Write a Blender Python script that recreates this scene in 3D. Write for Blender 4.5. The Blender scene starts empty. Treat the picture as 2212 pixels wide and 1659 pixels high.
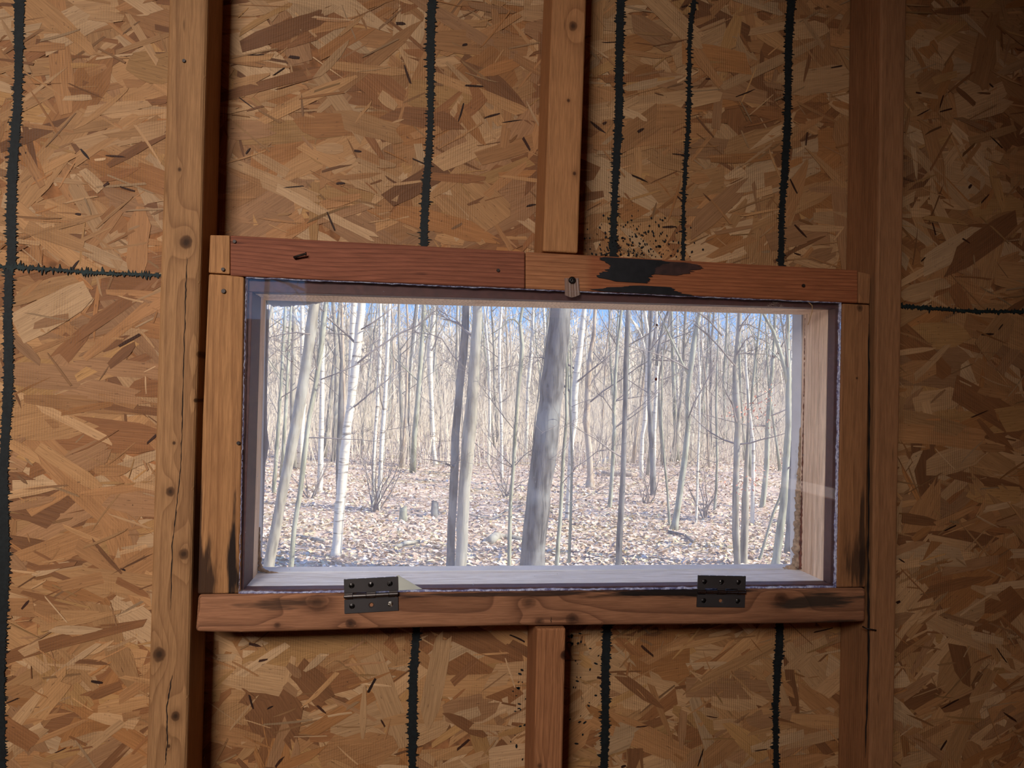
import bpy, bmesh, math, random
import numpy as np
from mathutils import Vector, Matrix

# ------------------------------------------------------------------ camera
SC = bpy.context.scene
COL = SC.collection
IW, IH, FPX = 2212.0, 1659.0, 1620.0
YAW, PITCH, ROLL, DIST = math.radians(7.709), math.radians(0.858), math.radians(1.417), 0.7745
_f = Vector((math.sin(YAW)*math.cos(PITCH), math.cos(YAW)*math.cos(PITCH), math.sin(PITCH)))
_r0 = Vector((math.cos(YAW), -math.sin(YAW), 0))
_u0 = _r0.cross(_f)
_r = _r0*math.cos(ROLL) + _u0*math.sin(ROLL)
_u = -_r0*math.sin(ROLL) + _u0*math.cos(ROLL)
CAMPOS = Vector((0, -DIST, 0))
cam = bpy.data.cameras.new('camera')
cam.sensor_width = 36.0
cam.lens = FPX/IW*36.0
cam.clip_start = 0.01
cam.clip_end = 600
camo = bpy.data.objects.new('camera', cam)
COL.objects.link(camo)
camo.matrix_world = Matrix(((_r.x, _u.x, -_f.x, CAMPOS.x), (_r.y, _u.y, -_f.y, CAMPOS.y), (_r.z, _u.z, -_f.z, CAMPOS.z), (0, 0, 0, 1)))
SC.camera = camo

def ray(x, y):
    return _f + _r*((x-IW/2)/FPX) - _u*((y-IH/2)/FPX)
def PX(x, y, Y=0.0):
    """photo pixel -> point on the vertical plane at depth Y (wall face is Y=0)"""
    d = ray(x, y)
    return CAMPOS + d*((Y-CAMPOS.y)/d.y)
def PG(x, y, z):
    """photo pixel -> point on the ground plane at height z"""
    d = ray(x, y)
    return CAMPOS + d*((z-CAMPOS.z)/d.z)

# ------------------------------------------------------------------ view, world, sun, added rear lamp
SC.view_settings.view_transform = 'Standard'
SC.view_settings.look = 'None'
SC.view_settings.gamma = 1.0
SC.view_settings.use_curve_mapping = False
SC.view_settings.exposure = 0.0
SC.cycles.max_bounces = 8

W = bpy.data.worlds.new('world')
SC.world = W
W.use_nodes = True
wt = W.node_tree
wt.nodes.clear()
def wn(t, **k):
    n = wt.nodes.new(t)
    for a, b in k.items():
        setattr(n, a, b)
    return n
wo = wn('ShaderNodeOutputWorld'); wb = wn('ShaderNodeBackground')
wtc = wn('ShaderNodeTexCoord'); wsep = wn('ShaderNodeSeparateXYZ')
wt.links.new(wtc.outputs['Generated'], wsep.inputs[0])
wr = wn('ShaderNodeValToRGB')
wr.color_ramp.elements[0].position = 0.0
wr.color_ramp.elements[0].color = (0.72, 0.74, 0.78, 1)
wr.color_ramp.elements[1].position = 0.55
wr.color_ramp.elements[1].color = (0.08, 0.25, 0.84, 1)
e = wr.color_ramp.elements.new(0.07); e.color = (0.28, 0.54, 0.98, 1)
e = wr.color_ramp.elements.new(0.22); e.color = (0.13, 0.38, 0.95, 1)
wt.links.new(wsep.outputs['Z'], wr.inputs[0])
wnz = wn('ShaderNodeTexNoise'); wnz.inputs['Scale'].default_value = 5.0
wnz.inputs['Detail'].default_value = 6.0; wnz.inputs['Roughness'].default_value = 0.6
wmap = wn('ShaderNodeMapping'); wmap.inputs['Scale'].default_value = (1, 1, 2.6)
wt.links.new(wtc.outputs['Generated'], wmap.inputs[0]); wt.links.new(wmap.outputs[0], wnz.inputs['Vector'])
wcr = wn('ShaderNodeValToRGB')
wcr.color_ramp.elements[0].position = 0.52; wcr.color_ramp.elements[0].color = (0, 0, 0, 1)
wcr.color_ramp.elements[1].position = 0.71; wcr.color_ramp.elements[1].color = (1, 1, 1, 1)
wt.links.new(wnz.outputs[0], wcr.inputs[0])
wmx = wn('ShaderNodeMixRGB'); wmx.inputs[2].default_value = (0.92, 0.94, 1.0, 1)
wt.links.new(wcr.outputs[0], wmx.inputs[0]); wt.links.new(wr.outputs[0], wmx.inputs[1])
wt.links.new(wmx.outputs[0], wb.inputs[0]); wb.inputs[1].default_value = 1.5
wt.links.new(wb.outputs[0], wo.inputs[0])

def light(kind, name, loc, energy, color, direction, **k):
    l = bpy.data.lights.new(name, kind); l.energy = energy; l.color = color
    for a, b in k.items():
        setattr(l, a, b)
    o = bpy.data.objects.new(name, l); COL.objects.link(o); o.location = loc
    o.rotation_euler = Vector(direction).to_track_quat('-Z', 'Y').to_euler()
    return o
light('SUN', 'sun', (30, -20, 40), 10.0, (1.0, 0.93, 0.80), (-0.80, 0.30, -0.64), angle=math.radians(0.6))
# added area lamp behind a made-up high opening, lighting from the left rear
dl = light('AREA', 'added_rear_lamp', (-0.68, -1.80, 0.67), 4.5, (1.0, 0.945, 0.885), (0.20, 1, -0.45), shape='RECTANGLE', size=0.54, size_y=0.38)
dl.data.spread = math.radians(66)

# ------------------------------------------------------------------ helpers
rnd = random.Random(7)
rng = np.random.default_rng(11)

def tag(o, label=None, cat=None, group=None, kind=None):
    if label: o['label'] = label
    if cat: o['category'] = cat
    if group: o['group'] = group
    if kind: o['kind'] = kind
    return o
def mesh_obj(name, verts, faces, mat=None, parent=None, smooth=False, origin=None):
    me = bpy.data.meshes.new(name)
    if origin is not None:
        verts = [(v[0]-origin[0], v[1]-origin[1], v[2]-origin[2]) for v in verts]
    me.from_pydata([tuple(v) for v in verts], [], faces)
    me.validate()
    if mat: me.materials.append(mat)
    if smooth:
        me.polygons.foreach_set('use_smooth', [True]*len(me.polygons))
    o = bpy.data.objects.new(name, me)
    COL.objects.link(o)
    if origin is not None:
        o.location = origin
    if parent is not None:
        set_parent(o, parent)
    return o
def set_parent(o, p):
    o.parent = p
    o.matrix_parent_inverse = Matrix.Translation(p.location).inverted() if p.rotation_euler[:] == (0, 0, 0) else p.matrix_basis.inverted()
    # chain of translations: undo grand-parents as well
    q = p
    m = Matrix.Identity(4)
    while q is not None:
        m = (q.matrix_parent_inverse @ q.matrix_basis) if q is p else (q.matrix_parent_inverse @ q.matrix_basis) @ m
        q = q.parent
    o.matrix_parent_inverse = m.inverted()
def empty(name, loc, parent=None):
    o = bpy.data.objects.new(name, None); COL.objects.link(o); o.location = loc
    o.empty_display_size = 0.05
    if parent is not None: set_parent(o, parent)
    return o
def bm_obj(name, bm, mat=None, parent=None, smooth=False, origin=None):
    if origin is not None:
        bmesh.ops.translate(bm, verts=bm.verts, vec=-Vector(origin))
    bmesh.ops.recalc_face_normals(bm, faces=bm.faces)
    me = bpy.data.meshes.new(name); bm.to_mesh(me); bm.free()
    if mat: me.materials.append(mat)
    if smooth: me.polygons.foreach_set('use_smooth', [True]*len(me.polygons))
    o = bpy.data.objects.new(name, me); COL.objects.link(o)
    if origin is not None: o.location = origin
    if parent is not None: set_parent(o, parent)
    return o
def bm_box(bm, x0, x1, y0, y1, z0, z1):
    v = [bm.verts.new(p) for p in ((x0, y0, z0), (x1, y0, z0), (x1, y1, z0), (x0, y1, z0), (x0, y0, z1), (x1, y0, z1), (x1, y1, z1), (x0, y1, z1))]
    for f in ((0, 3, 2, 1), (4, 5, 6, 7), (0, 1, 5, 4), (1, 2, 6, 5), (2, 3, 7, 6), (3, 0, 4, 7)):
        bm.faces.new([v[i] for i in f])
    return v
def box_obj(name, x0, x1, y0, y1, z0, z1, mat, parent=None, bevel=0.0, seg=2):
    bm = bmesh.new(); bm_box(bm, x0, x1, y0, y1, z0, z1)
    if bevel:
        bmesh.ops.bevel(bm, geom=list(bm.edges), offset=bevel, segments=seg, affect='EDGES', profile=0.6)
    return bm_obj(name, bm, mat, parent, origin=((x0+x1)/2, (y0+y1)/2, z0))
def prism_obj(name, pts, y0, y1, mat, parent=None, bevel=0.0, front_only=False):
    """outline pts (x,z) counter-clockwise seen from the room, extruded from y0 (room side) to y1"""
    bm = bmesh.new()
    n = len(pts)
    a = [bm.verts.new((p[0], y0, p[1])) for p in pts]
    b = [bm.verts.new((p[0], y1, p[1])) for p in pts]
    bm.faces.new(a); bm.faces.new(b[::-1])
    for i in range(n):
        bm.faces.new((a[i], b[i], b[(i+1) % n], a[(i+1) % n]))
    bmesh.ops.recalc_face_normals(bm, faces=bm.faces)
    if bevel:
        es = [e for e in bm.edges if not front_only or any(abs(v.co.y-y0) < 1e-6 for v in e.verts)]
        bmesh.ops.bevel(bm, geom=es, offset=bevel, segments=3, affect='EDGES', profile=0.5)
    zs = [p[1] for p in pts]; xs = [p[0] for p in pts]
    return bm_obj(name, bm, mat, parent, origin=((min(xs)+max(xs))/2, (y0+y1)/2, min(zs)))
def xz(x, y, Y=0.0):
    p = PX(x, y, Y); return (p.x, p.z)

# ------------------------------------------------------------------ node graph helper
class Graph:
    def __init__(s, name):
        s.mat = bpy.data.materials.new(name); s.mat.use_nodes = True
        s.nt = s.mat.node_tree; s.nt.nodes.clear()
        s.out = s.nt.nodes.new('ShaderNodeOutputMaterial')
    def put(s, sock, v):
        if v is None: return
        if isinstance(v, bpy.types.NodeSocket): s.nt.links.new(v, sock)
        else:
            if isinstance(v, tuple) and len(v) == 3 and sock.type == 'RGBA': v = (*v, 1)
            sock.default_value = v
    def n(s, t, ins=None, **attrs):
        nd = s.nt.nodes.new(t)
        for k, v in attrs.items(): setattr(nd, k, v)
        for k, v in (ins or {}).items(): s.put(nd.inputs[k], v)
        return nd
    def m(s, op, a, b=None, c=None):
        return s.n('ShaderNodeMath', {0: a, 1: b, 2: c}, operation=op).outputs[0]
    def mix(s, f, a, b, mode='MIX'):
        return s.n('ShaderNodeMixRGB', {0: f, 1: a, 2: b}, blend_type=mode).outputs[0]
    def noise(s, vec, scale, detail=3.0, rough=0.5, dist=0.0):
        return s.n('ShaderNodeTexNoise', {'Vector': vec, 'Scale': scale, 'Detail': detail, 'Roughness': rough, 'Distortion': dist}).outputs[0]
    def smooth(s, x, lo, hi, a=0.0, b=1.0):
        return s.n('ShaderNodeMapRange', {0: x, 1: lo, 2: hi, 3: a, 4: b}, interpolation_type='SMOOTHSTEP').outputs[0]
    def comb(s, x, y, z):
        return s.n('ShaderNodeCombineXYZ', {0: x, 1: y, 2: z}).outputs[0]
    def pos(s):
        g = s.n('ShaderNodeNewGeometry'); sp = s.n('ShaderNodeSeparateXYZ', {0: g.outputs['Position']})
        return g.outputs['Position'], sp.outputs[0], sp.outputs[1], sp.outputs[2]
    def bump(s, h, strength, dist):
        return s.n('ShaderNodeBump', {'Strength': strength, 'Distance': dist, 'Height': h}).outputs[0]
    def bsdf(s, col, rough=0.7, normal=None, spec=0.3, metal=0.0):
        b = s.n('ShaderNodeBsdfPrincipled', {'Base Color': col, 'Roughness': rough, 'Specular IOR Level': spec, 'Metallic': metal})
        if normal is not None: s.put(b.inputs['Normal'], normal)
        s.nt.links.new(b.outputs[0], s.out.inputs[0])
        return s.mat
def srgb(r, g, b):
    f = lambda c: (c/255/12.92) if c/255 <= 0.04045 else ((c/255+0.055)/1.055)**2.4
    return (f(r), f(g), f(b))
def plain(name, col, rough=0.6, metal=0.0, spec=0.4, nscale=60, namt=0.15):
    g = Graph(name); P, x, y, z = g.pos()
    nz = g.noise(P, nscale, 4)
    c = g.mix(g.smooth(nz, 0.3, 0.7), tuple(v*(1-namt) for v in col), tuple(min(1, v*(1+namt)) for v in col))
    return g.bsdf(c, rough, g.bump(nz, 0.08, 0.001), spec, metal)

def wood(name, axis, light, dark, k=420, pith=(0.0, 0.09), ctr=0.0, knots=(), stains=(), seed=0.0, contrast=0.6, tint=None, rough=0.72, blot=0.25, warp=0.006):
    """sawn softwood: growth rings round a pith line, fibres, knots and stains in world space.
    axis 'z' upright boards, 'x' level boards. knots: (x, z, radius, darkness). stains: (x, z, rx, rz, amount, colour)"""
    g = Graph(name); P, x, y, z = g.pos()
    a, b = (z, x) if axis == 'z' else (x, z)
    sv = g.comb(*((g.m('MULTIPLY', x, 1.0), y, g.m('MULTIPLY', z, 0.10)) if axis == 'z' else (g.m('MULTIPLY', x, 0.10), y, z)))
    sv = g.n('ShaderNodeVectorMath', {0: sv, 1: (seed, seed*1.7, seed*0.6)}, operation='ADD').outputs[0]
    low = g.noise(sv, 22, 2)
    u = g.m('ADD', g.m('SUBTRACT', b, ctr+pith[0]), g.m('MULTIPLY', g.m('SUBTRACT', low, 0.5), warp*4))
    w = g.m('SUBTRACT', y, pith[1])
    r = g.m('SQRT', g.m('ADD', g.m('MULTIPLY', u, u), g.m('MULTIPLY', w, w)))
    r = g.m('ADD', r, g.m('MULTIPLY', g.m('SUBTRACT', g.noise(sv, 7, 1), 0.5), 0.02))
    kmask = None; kdark = None
    for (kx, kz, kr, kd) in knots:
        dx = g.m('SUBTRACT', x, kx); dz = g.m('SUBTRACT', z, kz)
        sx, sz = (1.0, 0.85) if axis == 'z' else (0.85, 1.0)
        d = g.m('DIVIDE', g.m('SQRT', g.m('ADD', g.m('MULTIPLY', g.m('MULTIPLY', dx, sx), g.m('MULTIPLY', dx, sx)), g.m('MULTIPLY', g.m('MULTIPLY', dz, sz), g.m('MULTIPLY', dz, sz)))), kr)
        d = g.m('ADD', d, g.m('MULTIPLY', g.m('SUBTRACT', g.noise(P, 180, 2), 0.5), 0.5))
        lng = g.m('DIVIDE', (dz if axis == 'z' else dx), kr*4.5); acr = g.m('DIVIDE', (dx if axis == 'z' else dz), kr*2.2)
        fall = g.m('POWER', 2.718, g.m('MULTIPLY', g.m('ADD', g.m('MULTIPLY', lng, lng), g.m('MULTIPLY', acr, acr)), -1.0))
        r = g.m('ADD', r, g.m('MULTIPLY', fall, kr*0.8))
        mk = g.m('MULTIPLY', g.smooth(d, 0.75, 1.25, 1.0, 0.0), kd)
        hal = g.m('MULTIPLY', g.smooth(d, 1.0, 2.4, 1.0, 0.0), kd*0.18)
        core = g.m('MULTIPLY', g.smooth(d, 0.2, 0.75, 1.0, 0.0), kd*0.8)
        mk = g.m('MAXIMUM', mk, hal)
        kmask = mk if kmask is None else g.m('MAXIMUM', kmask, mk)
        kdark = core if kdark is None else g.m('MAXIMUM', kdark, core)
    saw = g.m('FRACT', g.m('MULTIPLY', r, k))
    late = g.m('POWER', saw, 3.0)
    late = g.m('MULTIPLY', late, g.smooth(saw, 0.93, 1.0, 1.0, 0.0))
    fv = g.comb(*((x, y, g.m('MULTIPLY', z, 0.035)) if axis == 'z' else (g.m('MULTIPLY', x, 0.035), y, z)))
    fib = g.m('ADD', g.m('MULTIPLY', g.noise(fv, 950, 3, 0.65), 0.62), g.m('MULTIPLY', g.noise(sv, 300, 3, 0.6), 0.38))
    fib = g.smooth(fib, 0.30, 0.70)
    col = g.mix(g.m('MULTIPLY', late, contrast), light, dark)
    col = g.mix(0.8, col, g.mix(fib, (0.66, 0.63, 0.60), (1.26, 1.27, 1.28)), 'MULTIPLY')
    bl = g.noise(sv, 30, 3)
    col = g.mix(g.m('MULTIPLY', g.smooth(bl, 0.45, 0.72), blot), col, dark)
    if tint is not None:
        tcol, lo, hi = tint
        col = g.mix(g.smooth(x, lo, hi), col, g.mix(0.85, col, tcol, 'MULTIPLY'))
    speck = g.smooth(g.noise(sv, 150, 2, 0.5), 0.70, 0.78)
    col = g.mix(g.m('MULTIPLY', speck, 0.55), col, tuple(c*0.35 for c in dark))
    for (sx, sz, rx, rz, amt, sc) in stains:
        dx = g.m('DIVIDE', g.m('SUBTRACT', x, sx), rx); dz = g.m('DIVIDE', g.m('SUBTRACT', z, sz), rz)
        d = g.m('SQRT', g.m('ADD', g.m('MULTIPLY', dx, dx), g.m('MULTIPLY', dz, dz)))
        st = g.noise(sv, 95, 4, 0.62)
        f = g.smooth(g.m('ADD', g.m('SUBTRACT', 1.0, d), g.m('MULTIPLY', g.m('SUBTRACT', st, 0.5), 3.2)), 0.05, 0.6)
        f = g.m('MULTIPLY', g.m('MULTIPLY', f, g.smooth(d, 0.8, 1.3, 1.0, 0.0)), amt)
        col = g.mix(f, col, sc)
    if kmask is not None:
        col = g.mix(kmask, col, tuple(c*0.55 for c in dark))
        col = g.mix(kdark, col, tuple(c*0.16 for c in dark))
    h = g.m('ADD', g.m('MULTIPLY', fib, 0.7), g.m('MULTIPLY', late, -0.6))
    return g.bsdf(col, rough, g.bump(h, 0.28, 0.0012), 0.25)

# ------------------------------------------------------------------ materials
def osb_material():
    g = Graph('oriented_strand')
    at = g.n('ShaderNodeAttribute', attribute_name='Col').outputs['Color']
    uv = g.n('ShaderNodeUVMap', uv_map='UVMap').outputs[0]
    P, x, y, z = g.pos()
    st = g.n('ShaderNodeVectorMath', {0: uv, 1: (26, 620, 1)}, operation='MULTIPLY').outputs[0]
    grain = g.noise(st, 1.0, 4, 0.65)
    st2 = g.n('ShaderNodeVectorMath', {0: uv, 1: (3.5, 60, 1)}, operation='MULTIPLY').outputs[0]
    band = g.noise(st2, 1.0, 2)
    col = g.mix(1.0, at, g.mix(grain, (0.45, 0.40, 0.36), (1.42, 1.45, 1.48)), 'MULTIPLY')
    col = g.mix(1.0, col, g.mix(band, (0.80, 0.78, 0.76), (1.18, 1.19, 1.2)), 'MULTIPLY')
    # dark flecks in the fibres
    st3 = g.n('ShaderNodeVectorMath', {0: uv, 1: (110, 600, 1)}, operation='MULTIPLY').outputs[0]
    fl = g.smooth(g.noise(st3, 1.0, 2), 0.66, 0.73)
    col = g.mix(g.m('MULTIPLY', fl, 0.6), col, (0.09, 0.035, 0.015))
    # screen-back print pressed into the sheet: fine upright ridges
    scr = g.m('MULTIPLY', g.m('SINE', g.m('MULTIPLY', x, 2*math.pi/0.0026)), g.m('ADD', 0.82, g.m('MULTIPLY', g.m('SINE', g.m('MULTIPLY', z, 2*math.pi/0.0024)), 0.18)))
    sm = g.smooth(g.noise(P, 16, 2), 0.42, 0.62)
    scr = g.m('MULTIPLY', scr, sm)
    col = g.mix(g.m('MULTIPLY', g.smooth(scr, -1, 0.2, 1.0, 0.0), g.m('MULTIPLY', sm, 0.26)), col, (0.16, 0.07, 0.03))
    spk = g.smooth(g.noise(P, 330, 2), 0.73, 0.77)
    col = g.mix(g.m('MULTIPLY', spk, 0.7), col, (0.035, 0.015, 0.008))
    hgt = g.m('ADD', g.m('MULTIPLY', grain, 0.8), g.m('MULTIPLY', scr, 0.35))
    return g.bsdf(col, 0.62, g.bump(hgt, 0.6, 0.0008), 0.3)
M = {}
M['osb'] = osb_material()
M['osb_base'] = plain('strand_board_core', srgb(150, 98, 58), 0.8, nscale=90, namt=0.4)
M['paint_black'] = plain('black_paint', (0.004, 0.006, 0.0065), 0.7, nscale=300, namt=0.5)
M['paint_green'] = plain('dark_green_seam', (0.008, 0.018, 0.017), 0.7, nscale=300, namt=0.5)
M['tar'] = plain('black_stain', (0.010, 0.009, 0.011), 0.5, nscale=120, namt=0.3)
M['tar_thin'] = plain('brown_stain', (0.045, 0.018, 0.014), 0.55, nscale=120, namt=0.3)
M['dark_stop'] = plain('dark_brown_stop', srgb(82, 50, 44), 0.6, nscale=160, namt=0.2)
M['void'] = plain('crack_dark', (0.012, 0.006, 0.004), 0.9)
M['nail'] = plain('rusty_nail', (0.035, 0.024, 0.02), 0.5, metal=0.5)
M['hinge'] = plain('bronze_hinge', srgb(98, 92, 91), 0.42, metal=0.75, nscale=30, namt=0.08)
M['hinge_dark'] = plain('bronze_hinge_pin', srgb(150, 142, 138), 0.25, metal=1.0, nscale=30, namt=0.06)
M['screw'] = plain('dark_screw', srgb(72, 68, 66), 0.35, metal=1.0, namt=0.1)
M['screw_bright'] = plain('bright_screw', srgb(190, 182, 172), 0.3, metal=1.0, namt=0.1)
M['grey_trim'] = plain('grey_white_trim', srgb(222, 224, 228), 0.6, nscale=40, namt=0.05)
M['foam'] = plain('weathered_foam', srgb(176, 150, 122), 0.85, nscale=240, namt=0.35)
M['caulk'] = plain('white_caulk', srgb(214, 214, 218), 0.6, nscale=90, namt=0.06)
M['brown_sealant'] = plain('brown_sealant', srgb(110, 62, 42), 0.8, nscale=240, namt=0.4)
M['shim'] = plain('pale_plastic', srgb(205, 204, 192), 0.5, nscale=50, namt=0.06)
M['straw'] = plain('straw', srgb(190, 150, 100), 0.7)
M['web'] = plain('dusty_web', srgb(150, 125, 110), 0.9)
M['resin'] = plain('resin_drop', srgb(95, 30, 10), 0.2, spec=0.6, nscale=300)
M['plank'] = plain('floor_plank', srgb(140, 100, 66), 0.8, nscale=14, namt=0.3)

def glass_material(name, film, film_col, gloss_rough=0.02, tintc=(1, 1, 1)):
    g = Graph(name); P, x, y, z = g.pos()
    tr = g.n('ShaderNodeBsdfTransparent', {0: tintc}).outputs[0]
    gl = g.n('ShaderNodeBsdfGlossy', {'Color': (1, 1, 1), 'Roughness': gloss_rough}).outputs[0]
    fr = g.n('ShaderNodeFresnel', {'IOR': 1.40}).outputs[0]
    df = g.n('ShaderNodeBsdfTranslucent', {0: film_col}).outputs[0]
    sp = g.m('MULTIPLY', g.noise(P, 9, 3), 1.0)
    dirt = g.m('MULTIPLY', g.smooth(sp, 0.25, 0.75, 0.6, 1.4), film)
    dots = g.m('MULTIPLY', g.smooth(g.noise(P, 420, 1), 0.78, 0.82), 0.35 if film else 0.12)
    s1 = g.n('ShaderNodeMixShader', {0: g.m('MINIMUM', 1.0, g.m('ADD', dirt, dots)), 1: tr, 2: df}).outputs[0]
    s2 = g.n('ShaderNodeMixShader', {0: fr, 1: s1, 2: gl}).outputs[0]
    g.nt.links.new(s2, g.out.inputs[0])
    return g.mat
M['acrylic'] = glass_material('clear_acrylic', 0.012, (0.75, 0.75, 0.8), 0.015, (0.985, 0.98, 0.99))
M['outer_glass'] = glass_material('dusty_outer_glass', 0.10, (1.0, 0.92, 0.79), 0.03)
def edge_material():
    g = Graph('chipped_acrylic_edge'); P, x, y, z = g.pos()
    nz = g.noise(P, 160, 4, 0.7)
    c = g.mix(g.smooth(nz, 0.35, 0.65), (0.30, 0.28, 0.52), (0.92, 0.92, 1.0))  # lavender-white tones paint in the light piped along the chipped edge
    a = g.n('ShaderNodeBsdfPrincipled', {'Base Color': c, 'Roughness': 0.3, 'Specular IOR Level': 0.6}).outputs[0]
    t = g.n('ShaderNodeBsdfTranslucent', {0: c}).outputs[0]
    tr = g.n('ShaderNodeBsdfTransparent', {0: (1, 1, 1)}).outputs[0]
    s = g.n('ShaderNodeMixShader', {0: 0.55, 1: a, 2: t}).outputs[0]
    s = g.n('ShaderNodeMixShader', {0: g.smooth(nz, 0.3, 0.6, 0.75, 0.05), 1: s, 2: tr}).outputs[0]
    g.nt.links.new(s, g.out.inputs[0])
    return g.mat
M['edge'] = edge_material()
def latch_material():
    g = Graph('ribbed_clear_plastic'); P, x, y, z = g.pos()
    a = g.n('ShaderNodeBsdfPrincipled', {'Base Color': (0.42, 0.28, 0.22), 'Roughness': 0.25, 'Specular IOR Level': 0.6}).outputs[0]
    tr = g.n('ShaderNodeBsdfTransparent', {0: (0.95, 0.9, 0.88)}).outputs[0]
    s = g.n('ShaderNodeMixShader', {0: 0.5, 1: a, 2: tr}).outputs[0]
    g.nt.links.new(s, g.out.inputs[0]); return g.mat
M['latch'] = latch_material()

def bark(name, base, dark, kind):
    base = tuple(a*b for a, b in zip(base, (1.04, 1.0, 0.87))); dark = tuple(a*b for a, b in zip(dark, (1.04, 1.0, 0.87)))
    g = Graph(name); P, x, y, z = g.pos()
    if kind == 'birch':
        v = g.n('ShaderNodeVectorMath', {0: P, 1: (3, 3, 26)}, operation='MULTIPLY').outputs[0]
        nz = g.noise(v, 1.0, 4, 0.65); f = g.smooth(nz, 0.55, 0.66)
    else:
        v = g.n('ShaderNodeVectorMath', {0: P, 1: (22, 22, 3.2)}, operation='MULTIPLY').outputs[0]
        nz = g.noise(v, 1.0, 5, 0.65); f = g.smooth(nz, 0.40, 0.66)
    blo = g.smooth(g.noise(P, 2.3, 3), 0.45, 0.62)
    c = g.mix(f, base, dark)
    c = g.mix(g.m('MULTIPLY', blo, 0.45), c, tuple(0.5*(a+b) for a, b in zip(base, (0.55, 0.60, 0.55))))
    return g.bsdf(c, 0.85, g.bump(nz, 0.4, 0.02), 0.15)
BARK = {
 'dark': bark('dark_grey_bark', (0.17, 0.175, 0.185), (0.055, 0.056, 0.062), 'grey'),
 'grey': bark('grey_bark', (0.34, 0.335, 0.30), (0.16, 0.155, 0.14), 'grey'),
 'green': bark('green_grey_bark', (0.36, 0.385, 0.32), (0.16, 0.175, 0.145), 'grey'),
 'birch': bark('birch_bark', (0.72, 0.71, 0.66), (0.20, 0.18, 0.16), 'birch'),
 'tan': bark('tan_bark', (0.50, 0.43, 0.35), (0.27, 0.22, 0.18), 'grey'),
}
M['twig'] = plain('twig_bark', (0.21, 0.185, 0.165), 0.9, nscale=3, namt=0.35)
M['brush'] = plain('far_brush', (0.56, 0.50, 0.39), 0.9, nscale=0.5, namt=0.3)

# ------------------------------------------------------------------ the room shell
YO = 0.0640                 # room face of the sheathing
XL, XR, YB, ZF, ZC = -0.98, 0.785, -1.78, -1.12, 0.92
HX0, HX1, HZ0, HZ1 = -0.1745, 0.4815, -0.2145, 0.1165   # rough hole in the sheathing
SEAM = 0.5*(PX(170, 596, YO).z + PX(2080, 683, YO).z)
SEAM = max(SEAM, HZ1+0.002)

wall_front = empty('wall_front', (0, YO, ZF)); tag(wall_front, 'front wall sheathed in oriented strand board around the window', 'wall', kind='structure')
bm = bmesh.new(); bm_box(bm, XL-0.02, XR+0.02, YO, YO+0.011, SEAM+0.0008, ZC)
up_panel = bm_obj('strand_board_sheet', bm, M['osb_base'], wall_front, origin=(0, YO, SEAM))
bm = bmesh.new()
bm_box(bm, XL-0.02, HX0, YO, YO+0.011, ZF, SEAM-0.0008)
bm_box(bm, HX1, XR+0.02, YO, YO+0.011, ZF, SEAM-0.0008)
bm_box(bm, HX0, HX1, YO, YO+0.011, ZF, HZ0)
bm_box(bm, HX0, HX1, YO, YO+0.011, HZ1, SEAM-0.0008)
low_panel = bm_obj('strand_board_sheet', bm, M['osb_base'], wall_front, origin=(0, YO, ZF))

# strands ------------------------------------------------
PAL = [(srgb(208, 166, 122), 5), (srgb(196, 148, 100), 6), (srgb(184, 132, 86), 6), (srgb(214, 178, 138), 3), (srgb(176, 118, 68), 3),
       (srgb(146, 92, 54), 2.4), (srgb(124, 76, 46), 1.3), (srgb(192, 146, 92), 1.6), (srgb(170, 126, 90), 3), (srgb(112, 66, 40), 0.7)]
PW = np.array([p[1] for p in PAL]); PW = PW/PW.sum(); PC = np.array([p[0] for p in PAL]); PC = PC*0.70+np.array(srgb(172, 128, 84))*0.30; PC = PC*np.array([0.96, 0.915, 0.86])

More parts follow.
